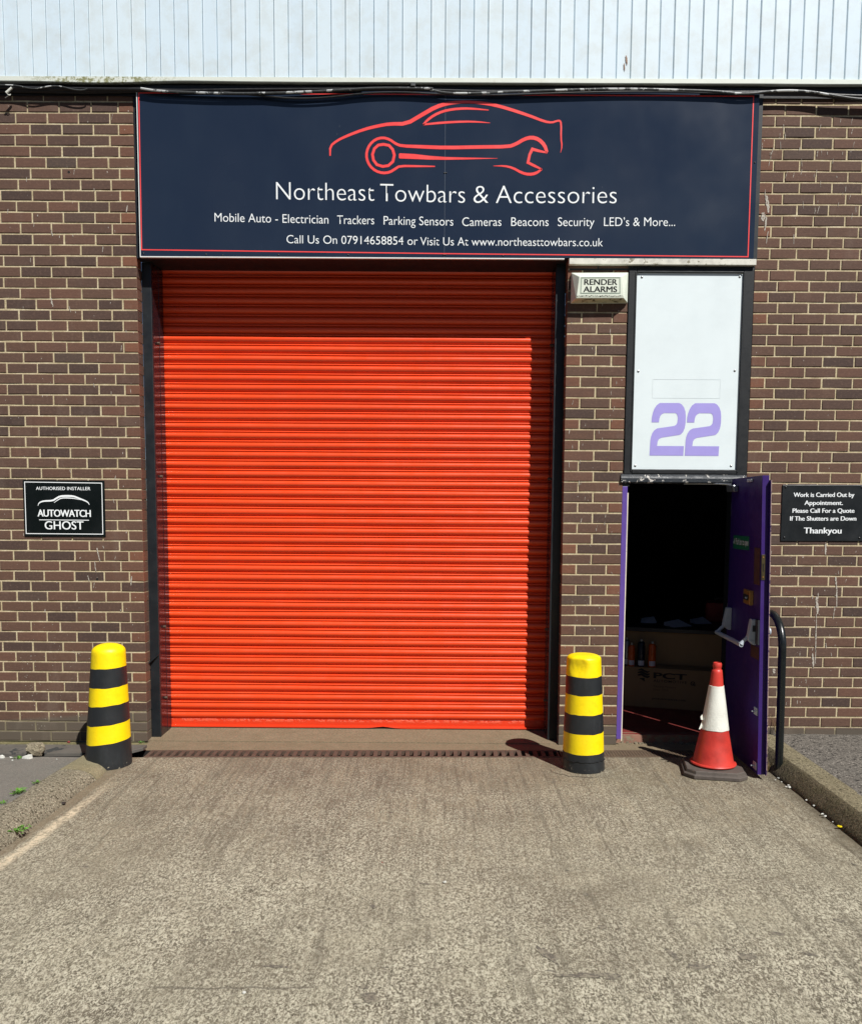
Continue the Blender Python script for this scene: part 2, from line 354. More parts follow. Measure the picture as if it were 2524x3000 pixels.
M['rust2'] = worn("worn_iron_mesh", srgb(92, 76, 60), 0.8, 0.3, 16, bump=0.4)
M['dark'] = worn("near_black", srgb(22, 19, 16), 0.95, 0.3, 12, bump=0.4)  # near-black colour for the drain trough and footpath edge
M['board'] = worn("grey_weathered_steel", srgb(92, 88, 82), 0.6, 0.25, 7, chip=srgb(56, 58, 58), chip_amt=0.04, chip_scale=5, bump=0.2)
M['stone'] = m_conc("broken_concrete", srgb(116, 108, 90), srgb(140, 131, 112), srgb(74, 68, 56), 0.1, 60, 1.2, 0.7)
M['leaf'] = worn("weed_green", srgb(86, 130, 44), 0.6, 0.4, 40, bump=0.0)
M['straw'] = worn("dry_stem", srgb(150, 128, 84), 0.8, 0.3, 40, bump=0.0)
M['splash'] = worn("dried_white_splash", srgb(176, 170, 158), 0.8, 0.3, 60, chip=srgb(120, 104, 90), chip_amt=0.08, chip_scale=90)
M['scrap'] = worn("white_litter", srgb(196, 196, 188), 0.6, 0.3, 60)
M['yscrap'] = worn("yellow_litter", srgb(238, 214, 26), 0.5, 0.1, 30)
M['cable'] = worn("black_cable", srgb(26, 26, 28), 0.45, 0.3, 14)
M['cable_grey'] = worn("grey_cable", srgb(66, 68, 68), 0.4, 0.35, 14, chip=srgb(190, 192, 190), chip_amt=.10, chip_scale=9)  # dark grey with random pale patches
M['cable_white'] = worn("white_cable", srgb(204, 204, 194), 0.5, 0.15, 14)
M['handle_grey'] = worn("satin_grey_casting", srgb(168, 176, 184), 0.4, 0.1, 20, bump=0.05)
M['dark_grey'] = worn("dark_plastic", srgb(36, 40, 46), 0.5, 0.2, 20)
M['brass'] = worn("worn_brass", srgb(186, 142, 78), 0.35, 0.25, 30, metal=0.6)
M['bronze'] = worn("tarnished_brass", srgb(72, 62, 36), 0.5, 0.3, 30, metal=0.4)
M['bare_wood'] = worn("bare_brown_timber", srgb(66, 38, 30), 0.7, 0.35, 20)
M['green_sign'] = worn("green_sign", srgb(8, 96, 66), 0.5, 0.1, 8, bump=0.0)
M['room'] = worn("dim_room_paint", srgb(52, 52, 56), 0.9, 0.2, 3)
M['red_floor'] = worn("red_floor_paint", srgb(112, 44, 40), 0.6, 0.3, 5)
M['step'] = worn("red_step_paint", srgb(128, 92, 76), 0.85, 0.3, 9, chip=srgb(118, 108, 88), chip_amt=0.11, bump=.5)
M['carton'] = worn("brown_cardboard", srgb(150, 122, 88), 0.85, 0.12, 5)
M['worktop'] = worn("dark_worktop", srgb(34, 36, 42), 0.5, 0.2, 5)
M['can_orange'] = worn("orange_can", srgb(206, 88, 28), 0.3, 0.1, 10, bump=0.0)
M['can_dark'] = worn("dark_blue_can", srgb(24, 32, 48), 0.3, 0.1, 10, bump=0.0)
M['can_grey'] = worn("silver_can", srgb(150, 154, 160), 0.3, 0.1, 10, metal=0.7, bump=0.0)
M['paper'] = worn("paper", srgb(210, 214, 224), 0.8, 0.05, 8, bump=0.0)
M['red_box'] = worn("red_plastic_case", srgb(150, 24, 22), 0.5, 0.15, 8)
M['crack'] = worn("crack_black", srgb(14, 13, 12), 0.9, 0.1, 20, bump=0.0)

# ------------------------------------------------------------------ object helpers
ROOT = {}
def tag(o, label=None, cat=None, group=None, kind=None):
    if label: o['label'] = label
    if cat: o['category'] = cat
    if group: o['group'] = group
    if kind: o['kind'] = kind
    return o
def thing(name, loc, label, cat, group=None):
    o = bpy.data.objects.new(name, None); COL.objects.link(o); o.location = loc
    o.empty_display_size = 0.1; ROOT[o] = Vector(loc)
    return tag(o, label, cat, group)
def build(name, bm, mats, parent=None, smooth=False, bevel=0.0, segs=2, angle=35, origin=None):
    me = bpy.data.meshes.new(name)
    bmesh.ops.recalc_face_normals(bm, faces=bm.faces) if smooth != 'keep' else None
    bm.to_mesh(me); bm.free()
    return link(name, me, mats, parent, smooth, bevel, segs, angle, origin)
def link(name, me, mats, parent=None, smooth=False, bevel=0.0, segs=2, angle=35, origin=None):
    o = bpy.data.objects.new(name, me); COL.objects.link(o)
    for m in (mats if isinstance(mats, (list, tuple)) else [mats]): me.materials.append(M[m] if isinstance(m, str) else m)
    base = ROOT.get(parent, None) if parent is not None else (Vector(origin) if origin else Vector((0, 0, 0)))
    if base is None: base = Vector((0, 0, 0))
    if base.length > 0: me.transform(Matrix.Translation(-base))
    if parent is not None: o.parent = parent; ROOT[o] = base
    else: o.location = base; ROOT[o] = base
    if smooth and smooth != 'flat':
        for p in me.polygons: p.use_smooth = True
        try: me.set_sharp_from_angle(angle=R(angle))
        except Exception: pass
    if bevel > 0:
        b = o.modifiers.new('bevel', 'BEVEL'); b.width = bevel; b.segments = segs; b.limit_method = 'ANGLE'; b.angle_limit = R(40)
    return o
def BM(): return bmesh.new()
def box(bm, x0, x1, y0, y1, z0, z1, mi=0):
    v = [bm.verts.new((x, y, z)) for z in (z0, z1) for y in (y0, y1) for x in (x0, x1)]
    for q in ((0, 2, 3, 1), (4, 5, 7, 6), (0, 1, 5, 4), (2, 6, 7, 3), (0, 4, 6, 2), (1, 3, 7, 5)):
        bm.faces.new([v[i] for i in q]).material_index = mi
    return v
def hexa(bm, b, t, mi=0):
    """prism between two rings of equal length"""
    vb = [bm.verts.new(p) for p in b]; vt = [bm.verts.new(p) for p in t]; k = len(b)
    bm.faces.new(vb[::-1]).material_index = mi; bm.faces.new(vt).material_index = mi
    for i in range(k): bm.faces.new((vb[i], vb[(i + 1) % k], vt[(i + 1) % k], vt[i])).material_index = mi
def prism(bm, pts, fn, d0, d1, mi=0):
    """extrude a 2-D outline; fn(a, b, d) -> 3-D"""
    hexa(bm, [fn(a, b, d0) for a, b in pts], [fn(a, b, d1) for a, b in pts], mi)
def tube(bm, pts, rad, n=10, mi=0, caps=True):
    pts = [Vector(p) for p in pts]; rings = []; a = None
    for i, p in enumerate(pts):
        t = (pts[min(i + 1, len(pts) - 1)] - pts[max(i - 1, 0)]).normalized()
        if a is None:
            a = t.cross(Vector((0, 0, 1)))
            if a.length < 0.2: a = t.cross(Vector((0, 1, 0)))
        a = (a - t * a.dot(t)).normalized(); b = a.cross(t).normalized()
        r = rad[i] if hasattr(rad, '__len__') else rad
        rings.append([bm.verts.new(p + r * (math.cos(2 * math.pi * k / n) * a + math.sin(2 * math.pi * k / n) * b)) for k in range(n)])
    for A, B in zip(rings, rings[1:]):
        for k in range(n): bm.faces.new((A[k], A[(k + 1) % n], B[(k + 1) % n], B[k])).material_index = mi
    if caps:
        bm.faces.new(rings[0][::-1]).material_index = mi; bm.faces.new(rings[-1]).material_index = mi
def lathe(bm, prof, axis, n=48, fn=None, mi=None, cap0=True, cap1=True):
    """prof: list of (r, z); axis(z)-> (x, y) centre; fn(r, ang, z) -> (r, z) perturbation"""
    rings = []
    for r, z in prof:
        ring = []
        for k in range(n):
            a = 2 * math.pi * k / n
            rz = fn(r, a, z) if fn else (r, z)
            cx, cy = axis(rz[1])
            ring.append(bm.verts.new((cx + rz[0] * math.cos(a), cy + rz[0] * math.sin(a), rz[1])))
        rings.append(ring)
    for i, (A, B) in enumerate(zip(rings, rings[1:])):
        for k in range(n):
            f = bm.faces.new((A[k], A[(k + 1) % n], B[(k + 1) % n], B[k])); f.material_index = mi[i] if mi else 0
    if cap0: bm.faces.new(rings[0][::-1]).material_index = mi[0] if mi else 0
    if cap1: bm.faces.new(rings[-1]).material_index = mi[-1] if mi else 0
def smoothpts(pts, it=2):
    for _ in range(it):
        q = [pts[0]]
        for a, b in zip(pts, pts[1:]):
            q.append(tuple(.75 * x + .25 * y for x, y in zip(a, b))); q.append(tuple(.25 * x + .75 * y for x, y in zip(a, b)))
        q.append(pts[-1]); pts = q
    return pts
def ribbon(bm, pts, w, fn, closed=False):
    """flat stroke along 2-D points, w = width or list of widths; fn(a,b)->3-D"""
    P = [Vector((p[0], p[1])) for p in pts]; k = len(P); L = []; Rr = []
    for i in range(k):
        a = P[(i - 1) % k] if (closed or i > 0) else P[i]; b = P[(i + 1) % k] if (closed or i < k - 1) else P[i]
        d1 = (P[i] - a); d2 = (b - P[i])
        if d1.length < 1e-9: d1 = d2
        if d2.length < 1e-9: d2 = d1
        d1.normalize(); d2.normalize(); t = d1 + d2
        if t.length < 1e-6: t = d1.copy()
        t.normalize(); nn = Vector((-t.y, t.x)); c = max(0.55, nn.dot(Vector((-d1.y, d1.x))))
        ww = (w[i] if hasattr(w, '__len__') else w) * 0.5 / c
        L.append(bm.verts.new(fn(*(P[i] + nn * ww)))); Rr.append(bm.verts.new(fn(*(P[i] - nn * ww))))
    for i in range(k if closed else k - 1):
        j = (i + 1) % k
        bm.faces.new((Rr[i], Rr[j], L[j], L[i]))
FONT_CAP = None
def glyphs(s, bold=0.0, spacing=1.0):
    cu = bpy.data.curves.new('txt', 'FONT'); cu.body = s; cu.size = 1.0; cu.offset = bold; cu.space_character = spacing; cu.fill_mode = 'FRONT'
    cu.resolution_u = 6
    o = bpy.data.objects.new('txt', cu); COL.objects.link(o)
    dg = bpy.context.evaluated_depsgraph_get(); dg.update()
    me = bpy.data.meshes.new_from_object(o.evaluated_get(dg))
    bpy.data.objects.remove(o); bpy.data.curves.remove(cu)
    return me
def bounds(me):
    xs = [v.co.x for v in me.vertices]; ys = [v.co.y for v in me.vertices]
    return min(xs), max(xs), min(ys), max(ys)
def lettering(name, parts, mat, parent, fn, cap, bold=0.0, spacing=1.0, thick=0.0, fn2=None):
    """parts: list of (string, a0, a1, base0, base1) fitted into one mesh; fn(a, b)->3-D on the sign's face"""
    global FONT_CAP
    if FONT_CAP is None:
        h = glyphs('H'); FONT_CAP = bounds(h)[3]; bpy.data.meshes.remove(h)
    words = []
    for s, a0, a1, b0, b1 in parts:
        ws_ = s.split(' ')
        if len(ws_) == 1: words.append((s, a0, a1, b0, b1)); continue
        ext = lambda q: (lambda m: (bounds(m), bpy.data.meshes.remove(m))[0])(glyphs(q, bold, spacing))
        f0, f1 = ext(s)[:2]; pre = ''
        for w in ws_:
            pre = (pre + ' ' + w) if pre else w
            e1 = ext(pre)[1]; q0, q1 = ext(w)[:2]; e0 = e1 - (q1 - q0)
            t0, t1 = (e0 - f0) / (f1 - f0), (e1 - f0) / (f1 - f0)
            words.append((w, a0 + (a1 - a0) * t0, a0 + (a1 - a0) * t1, b0 + (b1 - b0) * t0, b0 + (b1 - b0) * t1))
    for s, a0, a1, b0, b1 in words:
        me = glyphs(s, bold, spacing); x0, x1, _, _ = bounds(me)
        k = (a1 - a0) / (x1 - x0); sz = cap / FONT_CAP
        for v in me.vertices:
            x, y = v.co.x, v.co.y; t = (x - x0) / (x1 - x0)
            v.co = Vector(fn(a0 + (x - x0) * k, b0 + (b1 - b0) * t + y * sz))
        bm = BM(); bm.from_mesh(me); bpy.data.meshes.remove(me)
        if thick:      # a second, slightly shifted layer of vinyl thickens the strokes
            geo = bmesh.ops.duplicate(bm, geom=bm.verts[:] + bm.edges[:] + bm.faces[:])
            for v in geo['geom']:
                if isinstance(v, bmesh.types.BMVert): v.co += Vector((thick, -.00025, 0))
        build(name, bm, mat, parent)
def wallfn(y): return lambda a, b: (a, y, b)
def screws(parent, pts, y, r=0.008, mat='screw', name='screw'):
    for x, z in pts:
        bm = BM()
        prof = [(r, 0), (r * .9, r * .35), (r * .5, r * .6), (r * .12, r * .68)]
        rings = []
        for rad, h in prof: rings.append([bm.verts.new((x + rad * math.cos(k * math.pi / 4), y - h, z + rad * math.sin(k * math.pi / 4))) for k in range(8)])
        for A, B in zip(rings, rings[1:]):
            for k in range(8): bm.faces.new((A[k], B[k], B[(k + 1) % 8], A[(k + 1) % 8]))
        bm.faces.new(rings[-1])
        build(name, bm, mat, parent, smooth=True)

# ------------------------------------------------------------------ ground
def sheet(name, x0, x1, y0, y1, z, mat, nx=1, ny=1, zf=None):
    bm = BM(); g = []
    for j in range(ny + 1):
        row = []
        for i in range(nx + 1):
            x = x0 + (x1 - x0) * i / nx; y = y0 + (y1 - y0) * j / ny
            row.append(bm.verts.new((x, y, z + (zf(x, y) if zf else 0))))
        g.append(row)
    for j in range(ny):
        for i in range(nx): bm.faces.new((g[j][i], g[j][i + 1], g[j + 1][i + 1], g[j + 1][i]))
    return tag(build(name, bm, mat, smooth=True), kind='structure')
sheet('ground', -300, 300, -300, 300, -0.16, 'yard')
sheet('yard', -300, 300, -300, -9.0, -0.004, 'yard')
def dz(x, y): return 0.010 * mnoise.noise(Vector((x * 0.9, y * 0.9, 0.3))) + 0.004 * mnoise.noise(Vector((x * 3, y * 3, 7)))
def drain_y(x): return -0.226 + 0.0265 * (x + 2.1)          # back edge of the drain
def gedge(n, f, extra): return [f(i / n) for i in range(n + 1)]
# driveway: front of the drain outwards
bm = BM(); nx, ny = 60, 110; g = []
for j in range(ny + 1):
    row = []
    for i in range(nx + 1):
        x = -2.30 + 4.75 * i / nx; yb = drain_y(x) - 0.176; t = j / ny; y = yb + (-9.05 - yb) * t ** 1.5
        row.append(bm.verts.new((x, y, dz(x, y) * min(1, t * 8) - (0.0 if t < 1 else 0.006))))
    g.append(row)
for j in range(ny):
    for i in range(nx): bm.faces.new((g[j][i], g[j + 1][i], g[j + 1][i + 1], g[j][i + 1]))
tag(build('driveway', bm, 'drive', smooth=True), kind='structure')
drive_ob = bpy.data.objects['driveway']
M['stain'] = worn("old_oil_stain", srgb(96, 90, 80), .85, .2, 40, chip=srgb(132, 125, 108), chip_amt=.13, chip_scale=70, bump=.4)
def stain(x, y, w, h, rot=0.0, seed=0):
    rnd = random.Random(seed); bm = BM(); k = 18; vs = []
    for i in range(k):
        a = 6.2832 * i / k; q = rnd.uniform(.55, 1.15); u, v = w * q * math.cos(a), h * q * math.sin(a)
        X, Y = x + u * math.cos(rot) - v * math.sin(rot), y + u * math.sin(rot) + v * math.cos(rot)
        vs.append(bm.verts.new((X, Y, dz(X, Y) + .0022)))
    c = bm.verts.new((x, y, dz(x, y) + .0022))
    for i in range(k): bm.faces.new((vs[i], vs[(i + 1) % k], c))
    build('stain', bm, 'stain', drive_ob)
for i, (x, y, w, h, r_) in enumerate(((-.574, -3.165, .060, .012, -.1), (-.192, -3.375, .036, .045, .5), (-.22, -3.302, .022, .016, 0), (-.23, -2.659, .014, .028, .6), (.0, -2.411, .034, .010, -.1), (.63, -3.218, .12, .020, 0), (.73, -3.219, .035, .030, 0), (.50, -3.06, .03, .09, .5),
      (1.313, -3.065, .050, .036, .1), (1.012, -3.049, .018, .055, .3), (1.507, -2.875, .040, .016, -.3), (1.569, -3.04, .030, .018, -.3), (1.825, -2.75, .026, .022, -.5), (2.187, -2.141, .012, .022, .4), 
      (-.924, -2.96, .025, .012, 0), (1.089, -3.138, .045, .03, .2), (.755, -2.505, .018, .014, 0), (.764, -2.83, .022, .02, 0), (-.693, -1.926, .003, .10, .05), (-.614, -2.309, .003, .09, .1))): stain(x, y, w, h, r_, i)
# apron between drain and building, rising a little into the shutter recess
bm = BM(); nx, ny = 50, 10; g = []
for j in range(ny + 1):
    row = []
    for i in range(nx + 1):
        x = -2.13 + 4.55 * i / nx; y0 = drain_y(x); t = j / ny; y = y0 + (0.09 - y0) * t
        row.append(bm.verts.new((x, y, 0.003 * mnoise.noise(Vector((x * 3, y * 3, 1))) * (0 if t < .05 else 1))))
    g.append(row)
for j in range(ny):
    for i in range(nx): bm.faces.new((g[j][i], g[j][i + 1], g[j + 1][i + 1], g[j + 1][i]))
tag(build('apron', bm, 'apron', smooth=True), kind='structure')
bm = BM()
hexa(bm, [(-2.15, 0.02, -0.1), (1.0, 0.02, -0.1), (1.0, 0.6, -0.1), (-2.15, 0.6, -0.1)], [(-2.15, 0.02, 0.006), (1.0, 0.02, 0.006), (1.0, 0.40, 0.033), (-2.15, 0.40, 0.033)])
tag(build('shutter_sill', bm, 'apron'), kind='structure')
# drain channel (a real trough under the grating)
bm = BM()
for (xa, xb) in ((-4.5, 2.35),):
    ya, yb = drain_y(xa), drain_y(xb); d = 0.178
    a = [bm.verts.new(p) for p in ((xa, ya + .002, 0.0), (xb, yb + .002, 0.0), (xb, yb + .002, -.12), (xa, ya + .002, -.12), (xa, ya - d, -.12), (xb, yb - d, -.12), (xb, yb - d, 0), (xa, ya - d, 0))]
    bm.faces.new((a[0], a[1], a[2], a[3])); bm.faces.new((a[3], a[2], a[5], a[4])); bm.faces.new((a[4], a[5], a[6], a[7]))
tag(build('drain_channel', bm, 'dark'), kind='structure')
# right end of the driveway/apron past the grate, and concrete over the unused channel by the right wall
bm = BM(); hexa(bm, [(1.96, drain_y(1.96) - .178, -.05), (2.42, drain_y(2.42) - .178, -.05), (2.42, drain_y(2.42) + .002, -.05), (1.96, drain_y(1.96) + .002, -.05)],
                [(1.96, drain_y(1.96) - .178, .001), (2.42, drain_y(2.42) - .178, .001), (2.42, drain_y(2.42) + .002, .001), (1.96, drain_y(1.96) + .002, .001)])
tag(build('drain_infill', bm, 'apron'), kind='structure')
# left footpath with mossy ledge at the wall's foot
bm = BM()
box(bm, -5, -2.13, -0.225, 0.0, -0.12, -0.004)
tag(build('wall_ledge', bm, 'ledge', bevel=0.006), kind='structure')
def pz(x, y): return 0.028 + 0.062 * max(0, min(1, (-y - 0.5) / 1.0)) + 0.004 * mnoise.noise(Vector((x * 2, y * 2, 3)))
sheet('footpath', -6, -2.40, -9.0, -0.50, 0.0, 'path', 24, 50, lambda x, y: pz(x, y))
bm = BM(); box(bm, -6, -2.40, -0.5, -0.42, -0.1, 0.012); tag(build('footpath_edge', bm, 'dark'), kind='structure')
# left kerb: a rounded bullnose section swept along the drive, dying away at the bollard
def kerb_sweep(name, sections, mat, smooth=True):
    bm = BM(); rings = [[bm.verts.new(p) for p in s] for s in sections]
    for A, B in zip(rings, rings[1:]):
        for i in range(len(A) - 1): bm.faces.new((A[i], A[i + 1], B[i + 1], B[i]))
    bm.faces.new(rings[0]); bm.faces.new(rings[-1][::-1])
    return tag(build(name, bm, mat, smooth=smooth, angle=50), kind='structure')
def ksec(y, foot, top, h, back, jitter):
    out = [(foot + .004, y, -0.06)]
    for u, v in ((0, 0), (.10, .30), (.25, .58), (.45, .80), (.68, .93), (.90, 1.0), (1.0, 1.0)):
        x = foot + (top - foot) * u; n_ = 0.006 * mnoise.noise(Vector((x * 9, y * 9, v * 5 + jitter)))
        out.append((x + n_, y, h * v + n_ * .6))
    out += [(back + .05, y, h + 0.002), (back, y, h - .003), (back, y, -0.06)]
    return out
secs = []
yy = -0.905
while yy > -9.0:
    foot = -2.180 - 0.040 * (-yy - 0.9) / 1.15 if yy > -2.05 else -2.220 - 0.02 * (-yy - 2.05)
    secs.append(ksec(yy, foot, foot - 0.15, 0.068 + 0.03 * min(1, (-yy - .9) / .9), -2.425, 0)); yy -= 0.05 if yy > -3 else 0.3
kerb_sweep('left_kerb', secs, 'kerb')
secs = []
for i in range(10):
    t = i / 9; y = -0.46 - 0.437 * t
    foot = -2.155 - 0.024 * t - 0.10 * (1 - t) ** 2
    secs.append(ksec(y, foot, foot - 0.13, 0.046 + 0.020 * t, -2.425, 5))
kerb_sweep('kerb_end', secs, 'kerbend')
# right footway with its kerb
sheet('footway', 2.585, 6, -9.0, 0.0, 0.098, 'tarmac', 30, 60, lambda x, y: 0.005 * mnoise.noise(Vector((x * 4, y * 4, 2))))
def rsec(y):
    j = lambda k: 0.006 * mnoise.noise(Vector((k * 3.1, y * 8, 4)))
    f = 2.345
    return [(2.60, y, -0.06), (2.60, y, 0.1), (2.52, y, 0.103 + j(1) * .5), (2.450, y, 0.100 + j(2) * .6), (2.428 + j(3), y, 0.092), (2.400 + j(4), y, 0.064), (2.374 + j(5), y, 0.032), (f + j(6), y, 0.0), (f, y, -0.06)]
ys = [-0.02 - 0.045 * i for i in range(60)] + [-2.8 - 0.4 * i for i in range(16)]
bm = BM(); rings = [[bm.verts.new(p) for p in rsec(y)] for y in ys]
for A, B in zip(rings, rings[1:]):
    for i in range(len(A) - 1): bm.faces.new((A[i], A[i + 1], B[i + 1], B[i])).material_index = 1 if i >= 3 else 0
bm.faces.new(rings[0][::-1]); bm.faces.new(rings[-1])
tag(build('right_kerb', bm, ['kerbmoss', 'kerbface'], smooth=True, angle=60), kind='structure')

# unseen building-shaped block added behind the viewer to shade the low sky
un = thing('sky_blocker', (0, -26, 0), 'long low dark block added behind the viewer to shade the low sky', 'building')
bm = BM(); box(bm, -45, 45, -36, -26, -.1, 6.2); build('wall', bm, worn('dark_blocker_far', srgb(84, 70, 60), .85, .2, 2), un)
bm = BM(); hexa(bm, [(-46, -37, 6.21), (46, -37, 6.21), (46, -25.6, 6.21), (-46, -25.6, 6.21)], [(-46, -32, 8.2), (46, -32, 8.2), (46, -30, 8.2), (-46, -30, 8.2)]); build('roof', bm, worn('grey_blocker_far', srgb(74, 76, 78), .8, .2, 1), un)

# ------------------------------------------------------------------ brick walls
CH = 0.07668; BL = 0.2265; J = 0.0105
def brick(bm, lt, lr, x0, x1, z0, z1, yf, depth, red=0.0):
    j = lambda s=0.0012: random.uniform(-s, s)
    y = yf + random.uniform(-0.0015, 0.0012); c = 0.0035
    x0 += j(); x1 += j(); z0 += j(.0008); z1 += j(.0008)
    fr = [(x0 + c, z0 + c), (x1 - c, z0 + c), (x1 - c, z1 - c), (x0 + c, z1 - c)]
    ou = [(x0, z0), (x1, z0), (x1, z1), (x0, z1)]
    tilt = random.uniform(-.0008, .0008)
    F = [bm.verts.new((a + j(), y + (tilt if i in (0, 3) else -tilt), b + j())) for i, (a, b) in enumerate(fr)]
    O = [bm.verts.new((a, y + 0.0035, b)) for a, b in ou]
    K = [bm.verts.new((a, yf + depth, b)) for a, b in ou]
    t = random.random(); faces = [bm.faces.new(F)]
    for i in range(4):
        k = (i + 1) % 4
        faces.append(bm.faces.new((O[i], O[k], F[k], F[i]))); faces.append(bm.faces.new((K[i], K[k], O[k], O[i])))
    for f in faces: f[lt] = t; f[lr] = red
def brick_wall(name, x0, x1, zb, courses, first, label, edge_left=False, edge_right=False, both=False, mortar_depth=0.1, ret=True):
    root = thing(name, ((x0 + x1) / 2, 0, 0), label, 'brick wall')
    bm = BM(); lt = bm.faces.layers.float.new('tint'); lr = bm.faces.layers.float.new('red')
    for n in range(courses):
        z0 = zb + n * CH + J / 2; z1 = zb + (n + 1) * CH - J / 2
        odd = (n + first) % 2
        segs = []
        if both:
            w = x1 - x0
            if odd: cuts = [0, w / 2, w]; reds = [0, 0]
            else: cuts = [0, 0.108, w - 0.108, w]; reds = [.8, 0, .85]
            for a, b, r_ in zip(cuts, cuts[1:], reds):
                segs.append((x0 + a + (J / 2 if a > 0 else 0), x0 + b - (J / 2 if b < w else 0), r_ if random.random() < .8 else 0))
        else:
            # build from the finished edge outwards
            L = x1 - x0; pos = 0; pieces = []
            if odd: pieces = [(0.178 + random.uniform(-.012, .012), 0.12)]
            else: pieces = [(0.108, 0.85 if random.random() < .75 else .3), (0.186 + random.uniform(-.008, .008), 0.1)]
            while sum(p[0] for p in pieces) < L: pieces.append((BL + random.uniform(-.006, .006), 0.0))
            for w, r_ in pieces:
                a, b = pos, min(pos + w, L)
                if b - a > 0.03:
                    if edge_right: segs.append((x1 - b + (J / 2 if b < L else 0), x1 - a - (J / 2 if a > 0 else 0), r_))
                    else: segs.append((x0 + a + (J / 2 if a > 0 else 0), x0 + b - (J / 2 if b < L else 0), r_))
                pos += w
        for a, b, r_ in segs: brick(bm, lt, lr, a, b, z0, z1, 0.0, mortar_depth, r_)
    build('brickwork', bm, 'brick', root)
    bm = BM(); e = 0.0045
    zt = zb + courses * CH
    # mortar bed as a gently uneven sheet so that joints are not perfectly even in depth
    nx = max(2, int((x1 - x0) / 0.05)); nz = int((zt - zb) / 0.05); g = []
    for k in range(nz + 1):
        row = []
        for i in range(nx + 1):
            x = x0 + e + (x1 - x0 - 2 * e) * i / nx; z = zb + (zt - zb) * k / nz
            row.append(bm.verts.new((x, 0.0042 + 0.0022 * mnoise.noise(Vector((x * 7, z * 7, 2))), z)))
        g.append(row)
    for k in range(nz):
        for i in range(nx): bm.faces.new((g[k][i], g[k][i + 1], g[k + 1][i + 1], g[k + 1][i]))
    for i in (0, nx):
        col = [g[k][i] for k in range(nz + 1)]; bk = [bm.verts.new((v.co.x, mortar_depth + .012, v.co.z)) for v in col]
        for k in range(nz): bm.faces.new((col[k], col[k + 1], bk[k + 1], bk[k]))
    build('mortar', bm, 'mortar', root, smooth=True)
    return root
NC = 62
wl = brick_wall('brick_wall', -4.62, -2.1444, 0.0, NC, 0, 'long dark brown brick wall left of the red roller shutter', edge_right=True)
wr = brick_wall('brick_wall', 2.3377, 4.6, 0.0, NC, 1, 'dark brown brick wall right of the doorway, streaked with white paint', edge_left=True)
wp = brick_wall('brick_pier', 0.9858, 1.4262, 0.0, 47, 1, 'narrow brick pier between the red shutter and the doorway', both=True)
wp['category'] = 'brick pier'
# white paint runs and droppings on the right wall, small ones elsewhere
def blob(bm, x, z, w, h, y=-0.0022, lean=0.0):
    k = 9; L = []; Rr = []
    for i in range(k + 1):
        t = i / k; ww = w * (0.25 + 0.75 * math.sin(math.pi * min(1, 0.12 + t * .85)) ** .7) * random.uniform(.7, 1.15) * 0.5
        cx = x + lean * t * h + random.uniform(-.15, .15) * w; zz = z - h * t
        L.append(bm.verts.new((cx - ww, y, zz))); Rr.append(bm.verts.new((cx + ww, y, zz)))
    for i in range(k): bm.faces.new((L[i], L[i + 1], Rr[i + 1], Rr[i]))
bm = BM()
for x, z, w, h, ln in ((2.945, 1.555, .014, .09, .02), (2.905, 1.18, .006, .05, 0), (2.895, 1.15, .02, .13, .1), (2.90, 1.02, .008, .38, .02), (2.885, .72, .014, .11, .1),
                       (3.03, 1.30, .014, .06, .1), (3.04, 1.24, .009, .17, .05), (3.035, 1.08, .006, .10, -.1), (2.865, 1.16, .006, .03, 0), (2.98, .80, .006, .04, .1),
                       (2.40, 4.05, .022, .12, .2), (2.385, 3.93, .030, .06, 0), (2.41, 3.90, .012, .10, -.1), (2.425, 3.80, .006, .09, -.12), (2.60, .60, .022, .035, 0), (2.61, 3.78, .005, .07, .05)):
    blob(bm, x, z, w, h, lean=ln)
for i in range(44):
    blob(bm, random.uniform(2.36, 3.1), random.uniform(3.9, 4.62), random.uniform(.0025, .0045), random.uniform(.015, .06), lean=random.uniform(-.3, .1))
for i in range(26): blob(bm, random.uniform(2.5, 3.1), random.uniform(.2, 1.5), random.uniform(.003, .005), random.uniform(.01, .04), lean=random.uniform(-.2, .2))
for i in range(90): blob(bm, random.gauss(2.85, .15), random.uniform(.5, 1.5), random.uniform(.0025, .005), random.uniform(.003, .008))
build('paint_splash', bm, 'splash', wr)['kind'] = 'stuff'
bm = BM()
for i in range(34): blob(bm, random.uniform(-3.1, -2.18), random.uniform(1.0, 4.6), random.uniform(.003, .006), random.uniform(.01, .05), lean=random.uniform(-.3, .3))
for x, z, w, h, ln in ((-2.76, 3.79, .008, .05, .25), (-2.775, 3.30, .012, .06, .2), (-2.49, 1.48, .010, .10, .2), (-2.51, 1.38, .007, .09, .1), (-2.235, 1.27, .010, .07, -.1), (-2.20, 3.96, .008, .05, -.2)):
    blob(bm, x, z, w, h, lean=ln)
for i in range(120): blob(bm, random.uniform(-3.1, -2.4), abs(random.gauss(.35, .35)) + .1, random.uniform(.0025, .005), random.uniform(.003, .008))
build('paint_splash', bm, 'splash', wl)['kind'] = 'stuff'
bm = BM()
for i in range(26): blob(bm, random.uniform(1.01, 1.41), random.uniform(1.6, 3.3), random.uniform(.003, .005), random.uniform(.012, .045), lean=random.uniform(-.3, .1))
for i in range(40): blob(bm, random.uniform(1.01, 1.41), random.uniform(.2, 2.2), random.uniform(.002, .0035), random.uniform(.004, .02), lean=random.uniform(-.5, .5))
build('paint_splash', bm, 'splash', wp)['kind'] = 'stuff'
